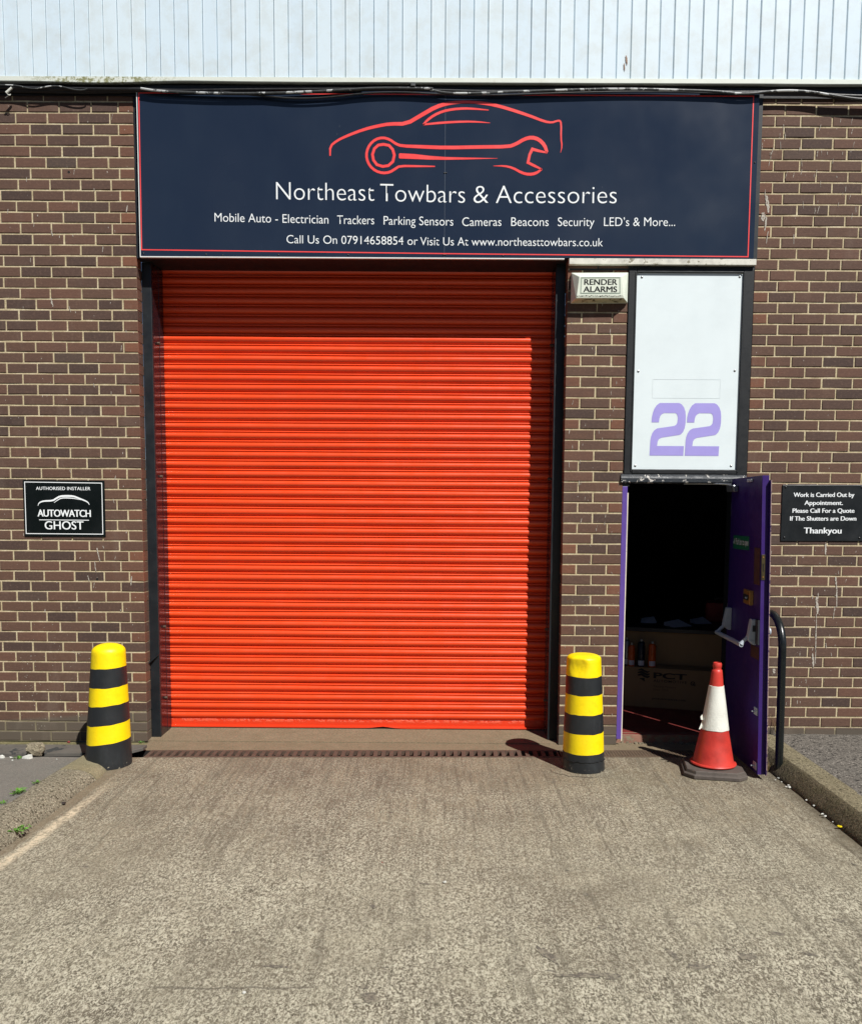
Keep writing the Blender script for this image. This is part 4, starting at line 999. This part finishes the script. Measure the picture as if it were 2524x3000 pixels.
# brass cylinder pull
bm = BM(); hexa(bm, [dp(.41, 1.150, .001), dp(.60, 1.153, .001), dp(.60, 1.153, .028), dp(.41, 1.150, .012)], [dp(.41, 1.248, .001), dp(.60, 1.251, .001), dp(.60, 1.251, .028), dp(.41, 1.248, .012)])
bp = build('lock_case', bm, 'brass', dr, bevel=.002)
bm = BM(); hexa(bm, [dp(.43, 1.18, .014), dp(.575, 1.183, .027), dp(.575, 1.183, .031), dp(.43, 1.18, .018)], [dp(.43, 1.215, .014), dp(.575, 1.22, .027), dp(.575, 1.22, .031), dp(.43, 1.215, .018)]); build('dark_slot', bm, 'crack', bp)
bm = BM(); c = Vector(dp(.555, 1.2, .03)); tube(bm, [c, c + NI * .012], .006, 8); build('snib', bm, 'handle_grey', bp)
# panic bar
pb = thing('panic_bar_tmp', (0, 0, 0), None, None) if False else None
bm = BM()
def housing(bm, s0, s1, z0, z1):
    h = z1 - z0
    hexa(bm, [dp(s0, z0, .001), dp(s1, z0, .001), dp(s1, z0, .022), dp(s0, z0, .022)], [dp(s0, z0 + .2 * h, .001), dp(s1, z0 + .2 * h, .001), dp(s1, z0 + .2 * h, .058), dp(s0, z0 + .2 * h, .058)])
    hexa(bm, [dp(s0, z0 + .2 * h, .001), dp(s1, z0 + .2 * h, .001), dp(s1, z0 + .2 * h, .0582), dp(s0, z0 + .2 * h, .0582)], [dp(s0, z1, .001), dp(s1, z1, .001), dp(s1, z1, .034), dp(s0, z1, .034)])
bm = BM(); housing(bm, .628, .682, .895, 1.066); h1 = build('bar_housing', bm, 'handle_grey', dr, bevel=.004)
bm = BM(); hexa(bm, [dp(.6825, .985, .012), dp(.685, .985, .012), dp(.685, .985, .030), dp(.6825, .985, .030)], [dp(.6825, 1.028, .012), dp(.685, 1.028, .012), dp(.685, 1.028, .028), dp(.6825, 1.028, .028)]); build('dark_inset', bm, 'dark_grey', h1)
bm = BM(); hexa(bm, [dp(.684, .905, 0), dp(.742, .905, 0), dp(.742, .905, .012), dp(.684, .905, .012)], [dp(.684, 1.07, 0), dp(.742, 1.07, 0), dp(.742, 1.07, .012), dp(.684, 1.07, .012)]); build('latch_plate', bm, 'dark_grey', dr)
bm = BM(); housing(bm, .062, .116, .915, 1.078); build('bar_housing', bm, 'handle_grey', dr, bevel=.004)
for s in (.085, .640):
    bm = BM(); tube(bm, [dp(s, .945, .045), dp(s, .915, .075), dp(s, .893, .090)], [.012, .012, .017], 10); build('bar_arm', bm, 'handle_grey', dr, smooth=True)
bm = BM(); tube(bm, [dp(.058, .889, .090), dp(.648, .891, .090)], .0155, 14); build('push_bar', bm, 'handle_grey', dr, smooth=True)
# outside knob, closer, guard plate, bolts
bm = BM(); c = Vector(dp(.655, .985, -.052)); tube(bm, [c, c - NI * .030, c - NI * .034, c - NI * .040, c - NI * .046], [.017, .017, .028, .028, .022], 16); build('outer_knob', bm, 'handle_grey', dr, smooth=True)
bm = BM(); hexa(bm, [dp(.62, .88, -.052), dp(.68, .88, -.052), dp(.68, .88, -.064), dp(.62, .88, -.064)], [dp(.62, .945, -.052), dp(.68, .945, -.052), dp(.68, .945, -.064), dp(.62, .945, -.064)]); build('keep_plate', bm, 'handle_grey', dr, bevel=.004)
bm = BM(); hexa(bm, [dp(-.01, 1.925, .002), dp(.185, 1.925, .002), dp(.185, 1.925, .035), dp(-.01, 1.925, .035)], [dp(-.01, 1.972, .002), dp(.185, 1.972, .002), dp(.185, 1.972, .042), dp(-.01, 1.972, .042)])
cr_ = build('closer', bm, 'can_grey', dr, bevel=.006)
bm = BM(); tube(bm, [dp(.06, 1.978, .02), dp(-.02, 1.985, .12), dp(-.06, 1.986, .34)], .006, 8); build('closer_arm', bm, 'can_grey', cr_, smooth=True)
bm = BM(); hexa(bm, [dp(.43, 1.985, .001), dp(.54, 1.985, .001), dp(.54, 1.985, .014), dp(.43, 1.985, .014)], [dp(.43, 2.004, .001), dp(.54, 2.004, .001), dp(.54, 2.004, .014), dp(.43, 2.004, .014)]); build('top_bolt', bm, 'handle_grey', dr, bevel=.002)
for z in (.45, .078):
    bm = BM(); c = Vector(dp(.69, z, .002)); hexa(bm, [dp(.67, z - .025, .0005), dp(.73, z - .025, .0005), dp(.73, z - .025, .006), dp(.67, z - .025, .006)], [dp(.67, z + .025, .0005), dp(.73, z + .025, .0005), dp(.73, z + .025, .006), dp(.67, z + .025, .006)])
    tube(bm, [dp(.70, z, .004), dp(.70, z, .030)], .006, 8); build('floor_bolt', bm, 'handle_grey', dr)
for z in (.25, 1.05, 1.80):
    bm = BM(); tube(bm, [(2.2285, -.0245, z - .05), (2.2285, -.0245, z + .05)], .0065, 8); build('hinge', bm, 'can_grey', dr, smooth=True)

# ------------------------------------------------------------------ small signs on the brickwork
asg = thing('wall_sign', (-2.72, -.006, 1.56), 'black landscape sign with white car outline on the left brick wall', 'sign')
bm = BM(); hexa(bm, [(-3.027, -.0, 1.562), (-2.421, 0, 1.563), (-2.419, 0, 1.980), (-3.027, 0, 1.983)][::-1], [(-3.027, -.007, 1.562), (-2.421, -.007, 1.563), (-2.419, -.007, 1.980), (-3.027, -.007, 1.983)][::-1]); build('plate', bm, 'sign_black2', asg, bevel=.0015)
ay = -.0082; af = wallfn(ay)
bm = BM(); ribbon(bm, [(-3.013, 1.584), (-2.440, 1.583), (-2.438, 1.962), (-3.012, 1.967)], .0055, af, closed=True); build('white_border', bm, 'white_vinyl', asg)
lettering('lettering', [("AUTHORISED INSTALLER", -2.929, -2.525, 1.909, 1.909)], 'white_vinyl', asg, af, .0235, thick=.0010, spacing=1.05)
lettering('lettering', [("AUTOWATCH", -2.924, -2.529, 1.712, 1.711)], 'white_vinyl', asg, af, .051, thick=.0036, spacing=.93)
lettering('lettering', [("GHOST", -2.873, -2.584, 1.617, 1.617)], 'white_vinyl', asg, af, .060, thick=.0022)
bm = BM(); ribbon(bm, [(-2.913, 1.687), (-2.541, 1.686)], .005, af)
p_, w2 = sm([(-2.918, 1.792), (-2.913, 1.808), (-2.898, 1.820), (-2.872, 1.827), (-2.806, 1.830), (-2.785, 1.844), (-2.752, 1.863), (-2.700, 1.866), (-2.650, 1.864), (-2.610, 1.848), (-2.570, 1.833), (-2.545, 1.820), (-2.534, 1.801)], [.003, .006, .009, .011, .012, .012, .013, .014, .013, .011, .010, .008, .003]); ribbon(bm, p_, w2, af)
p_, w2 = sm([(-2.797, 1.815), (-2.770, 1.835), (-2.742, 1.850), (-2.695, 1.851), (-2.650, 1.848), (-2.598, 1.837)], [.003, .006, .007, .008, .006, .002]); ribbon(bm, p_, w2, wallfn(ay - .0002))
build('car_outline', bm, 'white_vinyl', asg)
screws(asg, [(-2.998, 1.958), (-2.450, 1.952), (-2.993, 1.602), (-2.452, 1.598)], -.007, .005, 'screw_dark')
csg = thing('wall_sign', (2.91, -.006, 1.56), 'black appointment notice with bold white text on the right brick wall', 'sign')
bm = BM(); hexa(bm, [(2.605, 0, 1.563), (3.218, 0, 1.567), (3.216, 0, 1.984), (2.603, 0, 1.981)][::-1], [(2.605, -.008, 1.563), (3.218, -.008, 1.567), (3.216, -.008, 1.984), (2.603, -.008, 1.981)][::-1]); build('plate', bm, 'sign_black', csg, bevel=.003)
cf = wallfn(-.0095)
lettering('lettering', [("Work is Carried Out by", 2.686, 3.133, 1.892, 1.895), ("Appointment.", 2.769, 3.051, 1.834, 1.835), ("Please Call For a Quote", 2.683, 3.139, 1.775, 1.778), ("If The Shutters are Down", 2.667, 3.156, 1.717, 1.720)], 'white_vinyl', csg, cf, .0315, thick=.0026)
lettering('lettering', [("Thankyou", 2.773, 3.050, 1.623, 1.624)], 'white_vinyl', csg, cf, .043, thick=.0036)
screws(csg, [(2.627, 1.963), (2.632, 1.591), (3.188, 1.591), (3.188, 1.966)], -.008, .008, 'screw_dark')

# ------------------------------------------------------------------ bollards
def bollard(label, bx, by, tx, ty, rb, rt, top, bands, tilt, dome, hollow=None, seed=0):
    o = thing('bollard', (bx, by, 0), label, 'bollard', 'striped bollards either side of the shutter')
    H = top
    bl = [0.0] + bands + [H - dome]
    prof = []; mats = []
    for i in range(len(bl) - 1):
        k = 7
        for q in range(k):
            z = bl[i] + (bl[i + 1] - bl[i]) * q / k; prof.append(z); mats.append(0 if i % 2 else 1)
    prof.append(bl[-1]); 
    def rad(z): return rb + (rt - rb) * min(1, z / (H - dome))
    P_ = [(rad(z), z) for z in prof]
    for a in (15, 30, 45, 60, 75, 86):
        a = R(a); e = .55 if dome < .05 else 0.9
        P_.append((rt * (1 - e * (1 - math.cos(a)) if dome < .05 else math.cos(a)), H - dome + dome * math.sin(a))); mats.append(0)
    def ax(z): t = z / H; return (bx + (tx - bx) * t, by + (ty - by) * t)
    def pert(r, a, z):
        d = Vector((math.cos(a) * 2, math.sin(a) * 2, z * 5 + seed))
        zz = z
        if .02 < z < H - dome: zz = z + tilt * r * math.cos(a) * (1.2 - z / H) + .004 * mnoise.noise(d * 1.3)
        rr_ = r * (1 + .018 * mnoise.noise(d))
        if hollow:
            hx, hz, hr, hd = hollow
            da = abs(math.atan2(math.sin(a - hx), math.cos(a - hx))) * r
            q = math.hypot(da, (zz - hz))
            if q < hr: rr_ -= hd * (1 - (q / hr) ** 2) * (1 + .5 * mnoise.noise(d * 6))
        return rr_, zz
    bm = BM(); lathe(bm, P_, ax, 72, pert, mats + [0])
    build('post', bm, ['yellow', 'bblack'], o, smooth=True, angle=60)
    return o
b1 = bollard('straight flat topped yellow and black bollard beside the brick pier, crack near its foot', 1.080, -.555, 1.067, -.555, .146, .117, .80, [.126, .266, .398, .530, .656], .02, .028, hollow=(R(-118), .725, .075, .016), seed=1)
b2 = bollard('round topped yellow and black bollard planted at the left kerb end', -2.230, -.555, -2.208, -.555,   .156, .112, .853, [.172, .300, .434, .558, .690], .12, .056, seed=9)
# crack round the right bollard's foot
bm = BM(); pts = []
for i in range(40):
    a = R(195 + 150 * i / 39); r_ = .1452 - .0008
    z = .076 + .010 * mnoise.noise(Vector((i * .35, 1, 4))) + .004 * mnoise.noise(Vector((i * 1.1, 5, 4)))
    pts.append((1.0795 + (r_ - z * .036 + .0035) * math.cos(a), -.555 + (r_ - z * .036 + .0035) * math.sin(a), z))
tube(bm, pts, .0026, 5); build('crack', bm, 'crack', b1)
bm = BM(); pts = []
for i in range(26):
    a = R(188 + 118 * i / 25); r_ = .245 + .022 * mnoise.noise(Vector((i * .4, 2, 8))) + .006 * mnoise.noise(Vector((i * 1.7, 2, 8)))
    pts.append((1.085 + r_ * math.cos(a) * 1.06, -.560 + r_ * math.sin(a) * .86))
ribbon(bm, pts, [.001 + .004 * math.sin(3.14 * i / 25) for i in range(26)], lambda a, b: (a, b, dz(a, b) + .003))
build('crack', bm, 'crack', drive_ob)

# ------------------------------------------------------------------ traffic cone
cn = thing('traffic_cone', (1.975, -.605, 0), 'scuffed red traffic cone with white sleeve propping the purple door', 'traffic cone')
ca = R(-11)
def cpt(a, b, z): return (1.962 + a * math.cos(ca) - b * math.sin(ca), -.612 + a * math.sin(ca) + b * math.cos(ca), z)
def octo(h, c): return [(-h + c, -h), (h - c, -h), (h, -h + c), (h, h - c), (h - c, h), (-h + c, h), (-h, h - c), (-h, -h + c)]
bm = BM(); lv = [(.206, .062, .003), (.206, .062, .024), (.202, .061, .028), (.192, .058, .030), (.188, .056, .048), (.184, .054, .053)]
rg = [[bm.verts.new(cpt(a, b, z + dz(1.97, -.6))) for a, b in octo(h, c)] for h, c, z in lv]
for A, B in zip(rg, rg[1:]):
    for k in range(8): bm.faces.new((A[k], A[(k + 1) % 8], B[(k + 1) % 8], B[k]))
bm.faces.new(rg[-1]); bm.faces.new(rg[0][::-1])
build('base', bm, 'rubber', cn, bevel=.002)
ctop = Vector((1.962, -.612)); 
def cax(z): return (1.962 + .006 * z, -.612)
bm = BM(); lathe(bm, [(.144, .0535), (.1515, .057), (.154, .063), (.1505, .0695), (.142, .0715), (.1375, .0715), (.1345, .079), (.0915, .298), (.0462, .602), (.0365, .690), (.034, .706), (.0275, .712), (.0265, .722), (.030, .730), (.030, .748), (.026, .757), (.0215, .758), (.019, .742)], cax, 56,
               lambda r, a, z: (r * (1 + .015 * mnoise.noise(Vector((math.cos(a) * 1.5, math.sin(a) * 1.5, z * 3)))), z))
build('cone_body', bm, 'cone', cn, smooth=True, angle=40)
bm = BM(); pr = []
for i in range(13):
    z = .300 + .300 * i / 12; r_ = .0915 + (.0462 - .0915) * (z - .298) / .304; pr.append((r_ + .0018, z))
lathe(bm, pr, cax, 64, lambda r, a, z: (r * (1 + .012 * mnoise.noise(Vector((math.cos(a) * 3, math.sin(a) * 3, z * 6)))) + .0012, z + .003 * mnoise.noise(Vector((math.cos(a) * 2, math.sin(a) * 2, z)))))
build('reflective_sleeve', bm, 'sleeve', cn, smooth=True, angle=60)
bm = BM(); quad(bm, (1.872, -.625, .40), (1.858, -.63, .385), (1.862, -.63, .365), (1.880, -.625, .36)); quad(bm, (1.868, -.63, .345), (1.848, -.635, .30), (1.856, -.635, .297), (1.876, -.63, .315)); build('torn_flap', bm, 'sleeve', cn)

# ------------------------------------------------------------------ handrail
rl = thing('guard_rail', (2.392, -.665, 0), 'black painted tubular hoop rail behind the open purple door', 'guard rail')
pts = [(2.394, -.662, -.02), (2.392, -.658, .40), (2.388, -.650, .86)]
for i in range(1, 9):
    a = R(90 * i / 8); pts.append((2.388, -.650 + .21 * (1 - math.cos(a)), .86 + .215 * math.sin(a)))
for i in range(0, 9):
    a = R(90 * i / 8); pts.append((2.388, -.33 + .20 * math.sin(a), 1.075 - .2 * (1 - math.cos(a))))
pts.append((2.388, -.13, .02))
bm = BM(); tube(bm, pts, .0265, 20); build('hoop', bm, 'rail', rl, smooth=True)

# ------------------------------------------------------------------ drain gratings
dg = thing('drain_grate', (-.6, -.3, 0), 'long rusty slotted drain grating in front of the red shutter', 'drain grate')
def dq(bm, xa, xb, d0, d1, z0, z1):
    f = lambda x, d, z: (x, drain_y(x) - d, z)
    hexa(bm, [f(xa, d1, z0), f(xb, d1, z0), f(xb, d0, z0), f(xa, d0, z0)], [f(xa, d1, z1), f(xb, d1, z1), f(xb, d0, z1), f(xa, d0, z1)])
bm = BM(); dq(bm, -2.04, .955, .0005, .024, -.03, .003); dq(bm, -2.04, .955, .152, .1755, -.03, .003); build('rail', bm, 'rust', dg)
bm = BM(); x = -2.04; i = 0
while x < .95:
    wv = .030 + random.uniform(-.0015, .0015)
    dq(bm, x, min(x + wv, .955), .0245, .1515, -.028, .002); x += .0585; i += 1
build('bars', bm, 'rust', dg)
mg = thing('drain_grate', (1.5, -.25, 0), 'short finely perforated drain grating in front of the doorway', 'drain grate')
bm = BM(); x0_ = .965; x1_ = 1.955
dq(bm, x0_, x1_, .0005, .016, -.03, .003); dq(bm, x0_, x1_, .160, .1755, -.03, .003)
for k in range(7): dq(bm, x0_, x1_, .0275 + k * .019, .0340 + k * .019, -.012, .0015)
x = x0_
while x < x1_ - .01: dq(bm, x, x + .010, .0165, .1595, -.012, .0022); x += .0215
build('mesh', bm, 'rust2', mg)

# ------------------------------------------------------------------ left channel cover, stone, weeds, litter
cv = thing('steel_plank', (-3, -.3, .03), 'long grey weathered steel plank lying along the foot of the left wall', 'plank')
bm = BM(); hexa(bm, [(-4.6, -.485, .008), (-2.20, -.410, .010), (-2.075, -.30, .020), (-2.068, -.235, .024), (-4.6, -.235, .010)], [(-4.6, -.485, .032), (-2.20, -.410, .034), (-2.075, -.30, .042), (-2.068, -.235, .046), (-4.6, -.235, .034)]); build('plate', bm, 'board', cv, bevel=.002)
bm = BM(); hexa(bm, [(-4.6, -.478, -.03), (-2.5, -.412, -.03), (-2.5, -.40, -.03), (-4.6, -.466, -.03)], [(-4.6, -.478, .0075), (-2.5, -.412, .0085), (-2.5, -.40, .0085), (-4.6, -.466, .0075)]); build('rusty_lip', bm, worn("dark_red_rust", srgb(70, 46, 38), .9, .3, 18, bump=.4), cv)
def rock(name, c, s, mat, label, cat, group=None, seed=0, sub=2, flat=1.0):
    bm = BM(); bmesh.ops.create_icosphere(bm, subdivisions=sub, radius=1)
    for v in bm.verts:
        d = v.co.copy(); q = 1 + .28 * mnoise.noise(d * 1.6 + Vector((seed, 3, 1))) + .12 * mnoise.noise(d * 4 + Vector((seed, 1, 9)))
        m_ = max(abs(d.x), abs(d.y), abs(d.z)); d = d * (1 + .25 * (1 / m_ - 1))
        v.co = Vector((c[0] + d.x * q * s[0], c[1] + d.y * q * s[1], c[2] + d.z * q * s[2]))
    return tag(build(name, bm, mat, smooth=True, angle=28, origin=c), label, cat, group)
rock('concrete_lump', (-2.775, -.485, .078), (.062, .045, .046), 'stone', 'broken lump of concrete resting on the plank by the left wall', 'concrete lump', seed=4, sub=3)
def scrap(c, s, mat, label, group=None, seed=0, cat='litter'):
    s *= .8
    bm = BM(); k = 7; rnd = random.Random(seed)
    ring = [(c[0] + s * math.cos(6.283 * i / k) * rnd.uniform(.6, 1.3), c[1] + s * .7 * math.sin(6.283 * i / k) * rnd.uniform(.6, 1.3)) for i in range(k)]
    lo = [bm.verts.new((x, y, c[2] + rnd.uniform(0, .002))) for x, y in ring]; up = [bm.verts.new((x * .9 + c[0] * .1, y * .9 + c[1] * .1, c[2] + s * rnd.uniform(.3, .8))) for x, y in ring]
    for i in range(k): bm.faces.new((lo[i], lo[(i + 1) % k], up[(i + 1) % k], up[i]))
    bm.faces.new(up); bm.faces.new(lo[::-1])
    return tag(build('litter_scrap', bm, mat, origin=c), label, cat, group)
gR = 'white litter scraps along the right kerb'; lR = 'small white scrap of litter lying against the foot of the right kerb'
for i, (x, y, s) in enumerate(((2.352, -.93, .011), (2.340, -.97, .016), (2.325, -.955, .010), (2.345, -1.21, .012), (2.352, -1.31, .011), (2.338, -1.45, .012), (2.335, -1.485, .013), (2.340, -1.575, .008), (2.335, -.86, .008), (2.31, -.82, .008), (2.345, -.78, .010))):
    scrap((x, y, .006), s, 'scrap', lR, gR, i)
scrap((2.342, -1.66, .010), .020, 'yscrap', 'crumpled bright yellow scrap of litter by the right kerb', None, 21)
gL = 'white litter scraps by the left plank'; lL = 'small white scrap of litter in the gap before the left plank'
for i, (x, y, s) in enumerate(((-3.07, -.56, .022), (-2.98, -.545, .030), (-2.92, -.54, .014), (-3.02, -.56, .012), (-2.87, -.62, .010), (-2.58, -.58, .008))):
    scrap((x, y, pz(x, y) + .002), s, 'scrap', lL, gL, 40 + i)
scrap((-2.79, -.555, .034), .046, 'scrap', 'flat white scrap lying in front of the concrete lump', None, 60)
gF = 'red leaf scraps on the ledge'
scrap((-2.735, -.03, .0), .016, worn("red_leaf", srgb(120, 40, 40), .7, .2, 30), 'dark red crumpled leaf on the ledge below the left wall', None, 61, 'leaf')
scrap((-.04, -3.33, .004), .010, 'scrap', 'white dropping on the concrete nearest the viewer', None, 62, 'dropping') if False else None
scrap((-.66, -3.35, .004), .012, 'scrap', 'white splat on the bare concrete at the very front', None, 63)
scrap((.095, -2.40, .004), .012, 'scrap', 'pale glossy scrap in the middle of the driveway', None, 64)
scrap((-.22, -2.18, .004), .0055, worn("red_bit", srgb(150, 30, 30), .6, .1, 30), 'tiny red bit of plastic in the middle of the driveway', None, 65)
rock('pebble', (-2.195, -1.365, .006), (.013, .012, .010), worn("dark_pebble", srgb(46, 36, 32), .8, .2, 40), 'dark round pebble at the foot of the left kerb', 'pebble', seed=2)
def weed(label, c, n, size, seed, mat='leaf', up=0.5):
    rnd = random.Random(seed); o = thing('weed', c, label, 'weed'); bm = BM()
    for i in range(n):
        a = rnd.uniform(0, 6.283); L = size * rnd.uniform(.4, 1.0); e = rnd.uniform(.1, up); w = L * rnd.uniform(.22, .38)
        bx, by = c[0] + rnd.gauss(0, size * .35), c[1] + rnd.gauss(0, size * .35) * 1.4
        d = Vector((math.cos(a), math.sin(a), e)).normalized(); sd = Vector((-math.sin(a), math.cos(a), rnd.uniform(-.3, .3)))
        p0 = Vector((bx, by, c[2])); pm = p0 + d * L * .55 + Vector((0, 0, L * .15)); p1 = p0 + d * L
        v = [bm.verts.new(p) for p in (p0, pm + sd * w * .5, p1, pm - sd * w * .5, pm + Vector((0, 0, -.003)))]
        bm.faces.new((v[0], v[4], v[1])); bm.faces.new((v[1], v[4], v[2])); bm.faces.new((v[2], v[4], v[3])); bm.faces.new((v[3], v[4], v[0]))
    build('leaves', bm, mat, o); return o
weed('leafy green weed growing out of the driveway side of the left kerb', (-2.225, -1.865, .035), 46, .050, 3)
weed('low green weed in the joint behind the left kerb, nearer the viewer', (-2.432, -1.43, .095), 60, .040, 5)
weed('thin green weed in the joint behind the left kerb, nearer the bollard', (-2.425, -1.22, .085), 36, .026, 6)
weed('sparse green weed in the joint at the left edge of the view', (-2.44, -1.62, .095), 24, .028, 8)
weed('green weed tuft in the gap left of the concrete lump', (-2.865, -.56, .035), 22, .040, 9)
weed('tiny weed tuft at the brick corner beside the left bollard', (-2.19, -.02, -.002), 26, .022, 10, 'leaf', 2.5)
def stems(label, c, n, h, seed):
    rnd = random.Random(seed); o = thing('dry_weed', c, label, 'weed'); bm = BM()
    for i in range(n):
        a = rnd.uniform(0, 6.283); hh = h * rnd.uniform(.5, 1); sp = rnd.uniform(.1, .5)
        p = [(c[0], c[1], c[2]), (c[0] + math.cos(a) * hh * sp * .5, c[1] + math.sin(a) * hh * sp * .3 - .01, c[2] + hh * .6), (c[0] + math.cos(a) * hh * sp, c[1] + math.sin(a) * hh * sp * .4 - .01, c[2] + hh)]
        tube(bm, p, [.0016, .0012, .0006], 4)
    build('stems', bm, 'straw', o); return o
stems('dry straw coloured weed stalks against the right wall behind the rail', (2.62, -.05, .1), 14, .20, 3)
stems('dry straw coloured weed stalks at the kerb between door and rail', (2.335, -.62, .0), 9, .12, 4)

# ------------------------------------------------------------------ inside the doorway
def bxp(s, d, z):
    """along the carton's front, depth behind it"""
    a = Vector((1.717, 1.017, 0)); b = Vector((2.353, .829, 0)); u = (b - a).normalized(); n_ = Vector((-u.y, u.x, 0))
    p = a + u * s + n_ * d; return (p.x, p.y, z)
def carton(bm, s0, s1, d0, d1, z0, z1): hexa(bm, [bxp(s0, d0, z0), bxp(s1, d0, z0), bxp(s1, d1, z0), bxp(s0, d1, z0)], [bxp(s0, d0, z1), bxp(s1, d0, z1), bxp(s1, d1, z1), bxp(s0, d1, z1)])
b_ = thing('cardboard_box', bxp(.3, .2, .067), 'large brown cardboard box with black printing on the floor inside the doorway', 'box')
bm = BM(); carton(bm, -.12, .80, 0, .42, .067, .418); build('carton', bm, 'carton', b_, bevel=.004)
bf = lambda s, z: bxp(s, -.0012, z)
lettering('print', [("PCT", .232, .510, .331, .331)], 'carton_ink', b_, bf, .047, bold=.03)
lettering('print', [("AUTOMOTIVE", .232, .512, .297, .297)], 'carton_ink', b_, bf, .022, bold=.008, spacing=1.15)
lettering('print', [("Towing Masters", .232, .420, .250, .250), ("Since 1926", .232, .358, .222, .222)], worn("faded_print", srgb(96, 70, 52), .8, .1, 6, bump=0), b_, bf, .018)
lettering('print', [("pctautomotive.com", .228, .508, .143, .143)], 'carton_ink', b_, bf, .019, bold=.006)
bm = BM()
for i, zc in enumerate((.383, .361, .339)):
    top = [(.100 + .1 * q / 10, zc + .010 * math.sin(q / 10 * 6.0 + .4) + (.010 if 2 < q < 8 else .004)) for q in range(11)]
    ribbon(bm, [(a, b) for a, b in top], [.010, .014, .017, .018, .018, .018, .018, .018, .017, .014, .008] if i else [.004, .010, .015, .017, .018, .018, .017, .016, .014, .010, .004], bf)
ribbon(bm, [(.115, .322), (.150, .316), (.160, .296)], [.004, .022, .002], bf)
build('emblem', bm, 'carton_ink', b_)
bm = BM(); ribbon(bm, smoothpts([(.578, .314), (.560, .320), (.545, .312), (.546, .292), (.562, .288), (.572, .300), (.556, .302)], 1), .007, bf); ribbon(bm, [(.572, .318), (.580, .290), (.568, .282)], .006, bf); build('emblem', bm, 'carton_ink', b_)
b2_ = thing('cardboard_box', bxp(.3, .4, .42), 'plain brown carton standing behind the spray cans inside the doorway', 'box')
bm = BM(); carton(bm, -.12, .95, .16, .46, .420, .712); build('carton', bm, 'carton', b2_, bevel=.004)
wk = thing('workbench', bxp(.4, .6, .066), 'dark cluttered worktop in the gloom inside the doorway', 'workbench')
bm = BM(); carton(bm, -.25, 1.3, .13, 1.1, .716, .748); build('top', bm, 'worktop', wk)
bm = BM(); carton(bm, -.2, -.14, .9, .96, .066, .7155); build('leg', bm, 'worktop', wk)
bm = BM(); carton(bm, 1.2, 1.26, .9, .96, .066, .7155); build('leg', bm, 'worktop', wk)
def can(label, s, d, z, h, mat, cap='can_grey', r=.032):
    c = bxp(s, d, z); o = thing('spray_can', c, label, 'spray can', 'spray cans on the printed box'); A = lambda q: (c[0], c[1])
    bm = BM(); lathe(bm, [(r * .95, z), (r, z + .004), (r, z + h), (r * .85, z + h + .012), (r * .5, z + h + .02)], A, 24); build('can_body', bm, mat, o, smooth=True)
    bm = BM(); lathe(bm, [(r * .3, z + h + .0205), (r * .3, z + h + .036), (r * .2, z + h + .040)], A, 16); build('nozzle', bm, 'scrap', o, smooth=True)
    bm = BM()
    V = []
    for k in range(5):
        a = R(-150 + 25 * k); V.append([bm.verts.new((c[0] + (r + .0006) * math.cos(a), c[1] + (r + .0006) * math.sin(a), z + q)) for q in (.012, .055)])
    for A_, B_ in zip(V, V[1:]): bm.faces.new((A_[0], B_[0], B_[1], A_[1]))
    build('can_label', bm, 'paper', o)
can('taller orange spray can, furthest right of the cans', .215, .045, .419, .185, 'can_orange')
can('dark blue spray can with silver shoulder standing between the orange ones', .122, .045, .419, .200, 'can_dark')
can('shorter orange spray can beside the purple door post', .040, .040, .419, .165, 'can_orange', r=.030)
can('silver spray can half hidden by the purple door post', -.005, .075, .419, .205, 'can_grey', r=.028)
for i, (s, d, w, rot, lb) in enumerate(((.42, .36, .10, .4, 'folded sheet of white paper on the dark worktop'), (.16, .52, .07, -.3, 'small white card standing on the dark worktop'), (.62, .62, .08, .2, 'pale paper at the back of the dark worktop'))):
    bm = BM(); c = Vector(bxp(s, d, .7485)); a = Vector((math.cos(rot), math.sin(rot), 0)) * w; b = Vector((-math.sin(rot), math.cos(rot), 0)) * w * .7
    hexa(bm, [c - a - b, c + a - b, c + a + b, c - a + b], [c - a - b + Vector((0, 0, .004)), c + a - b + Vector((0, 0, .004)), c + a * .6 + b + Vector((0, 0, .05)), c - a + b + Vector((0, 0, .03))])
    tag(build('paper_sheet', bm, 'paper', origin=tuple(c)), lb, 'paper')
tc = thing('tool_case', bxp(.78, .75, .75), 'red plastic tool case on the worktop beside the open door', 'tool case')
bm = BM(); carton(bm, .66, .98, .72, .95, .7485, .93); build('case', bm, 'red_box', tc, bevel=.015)
bm = BM(); tube(bm, smoothpts([bxp(.74, .83, .93), bxp(.74, .83, .965), bxp(.90, .83, .965), bxp(.90, .83, .93)], 2), .009, 8); build('handle', bm, 'dark_grey', tc, smooth=True)
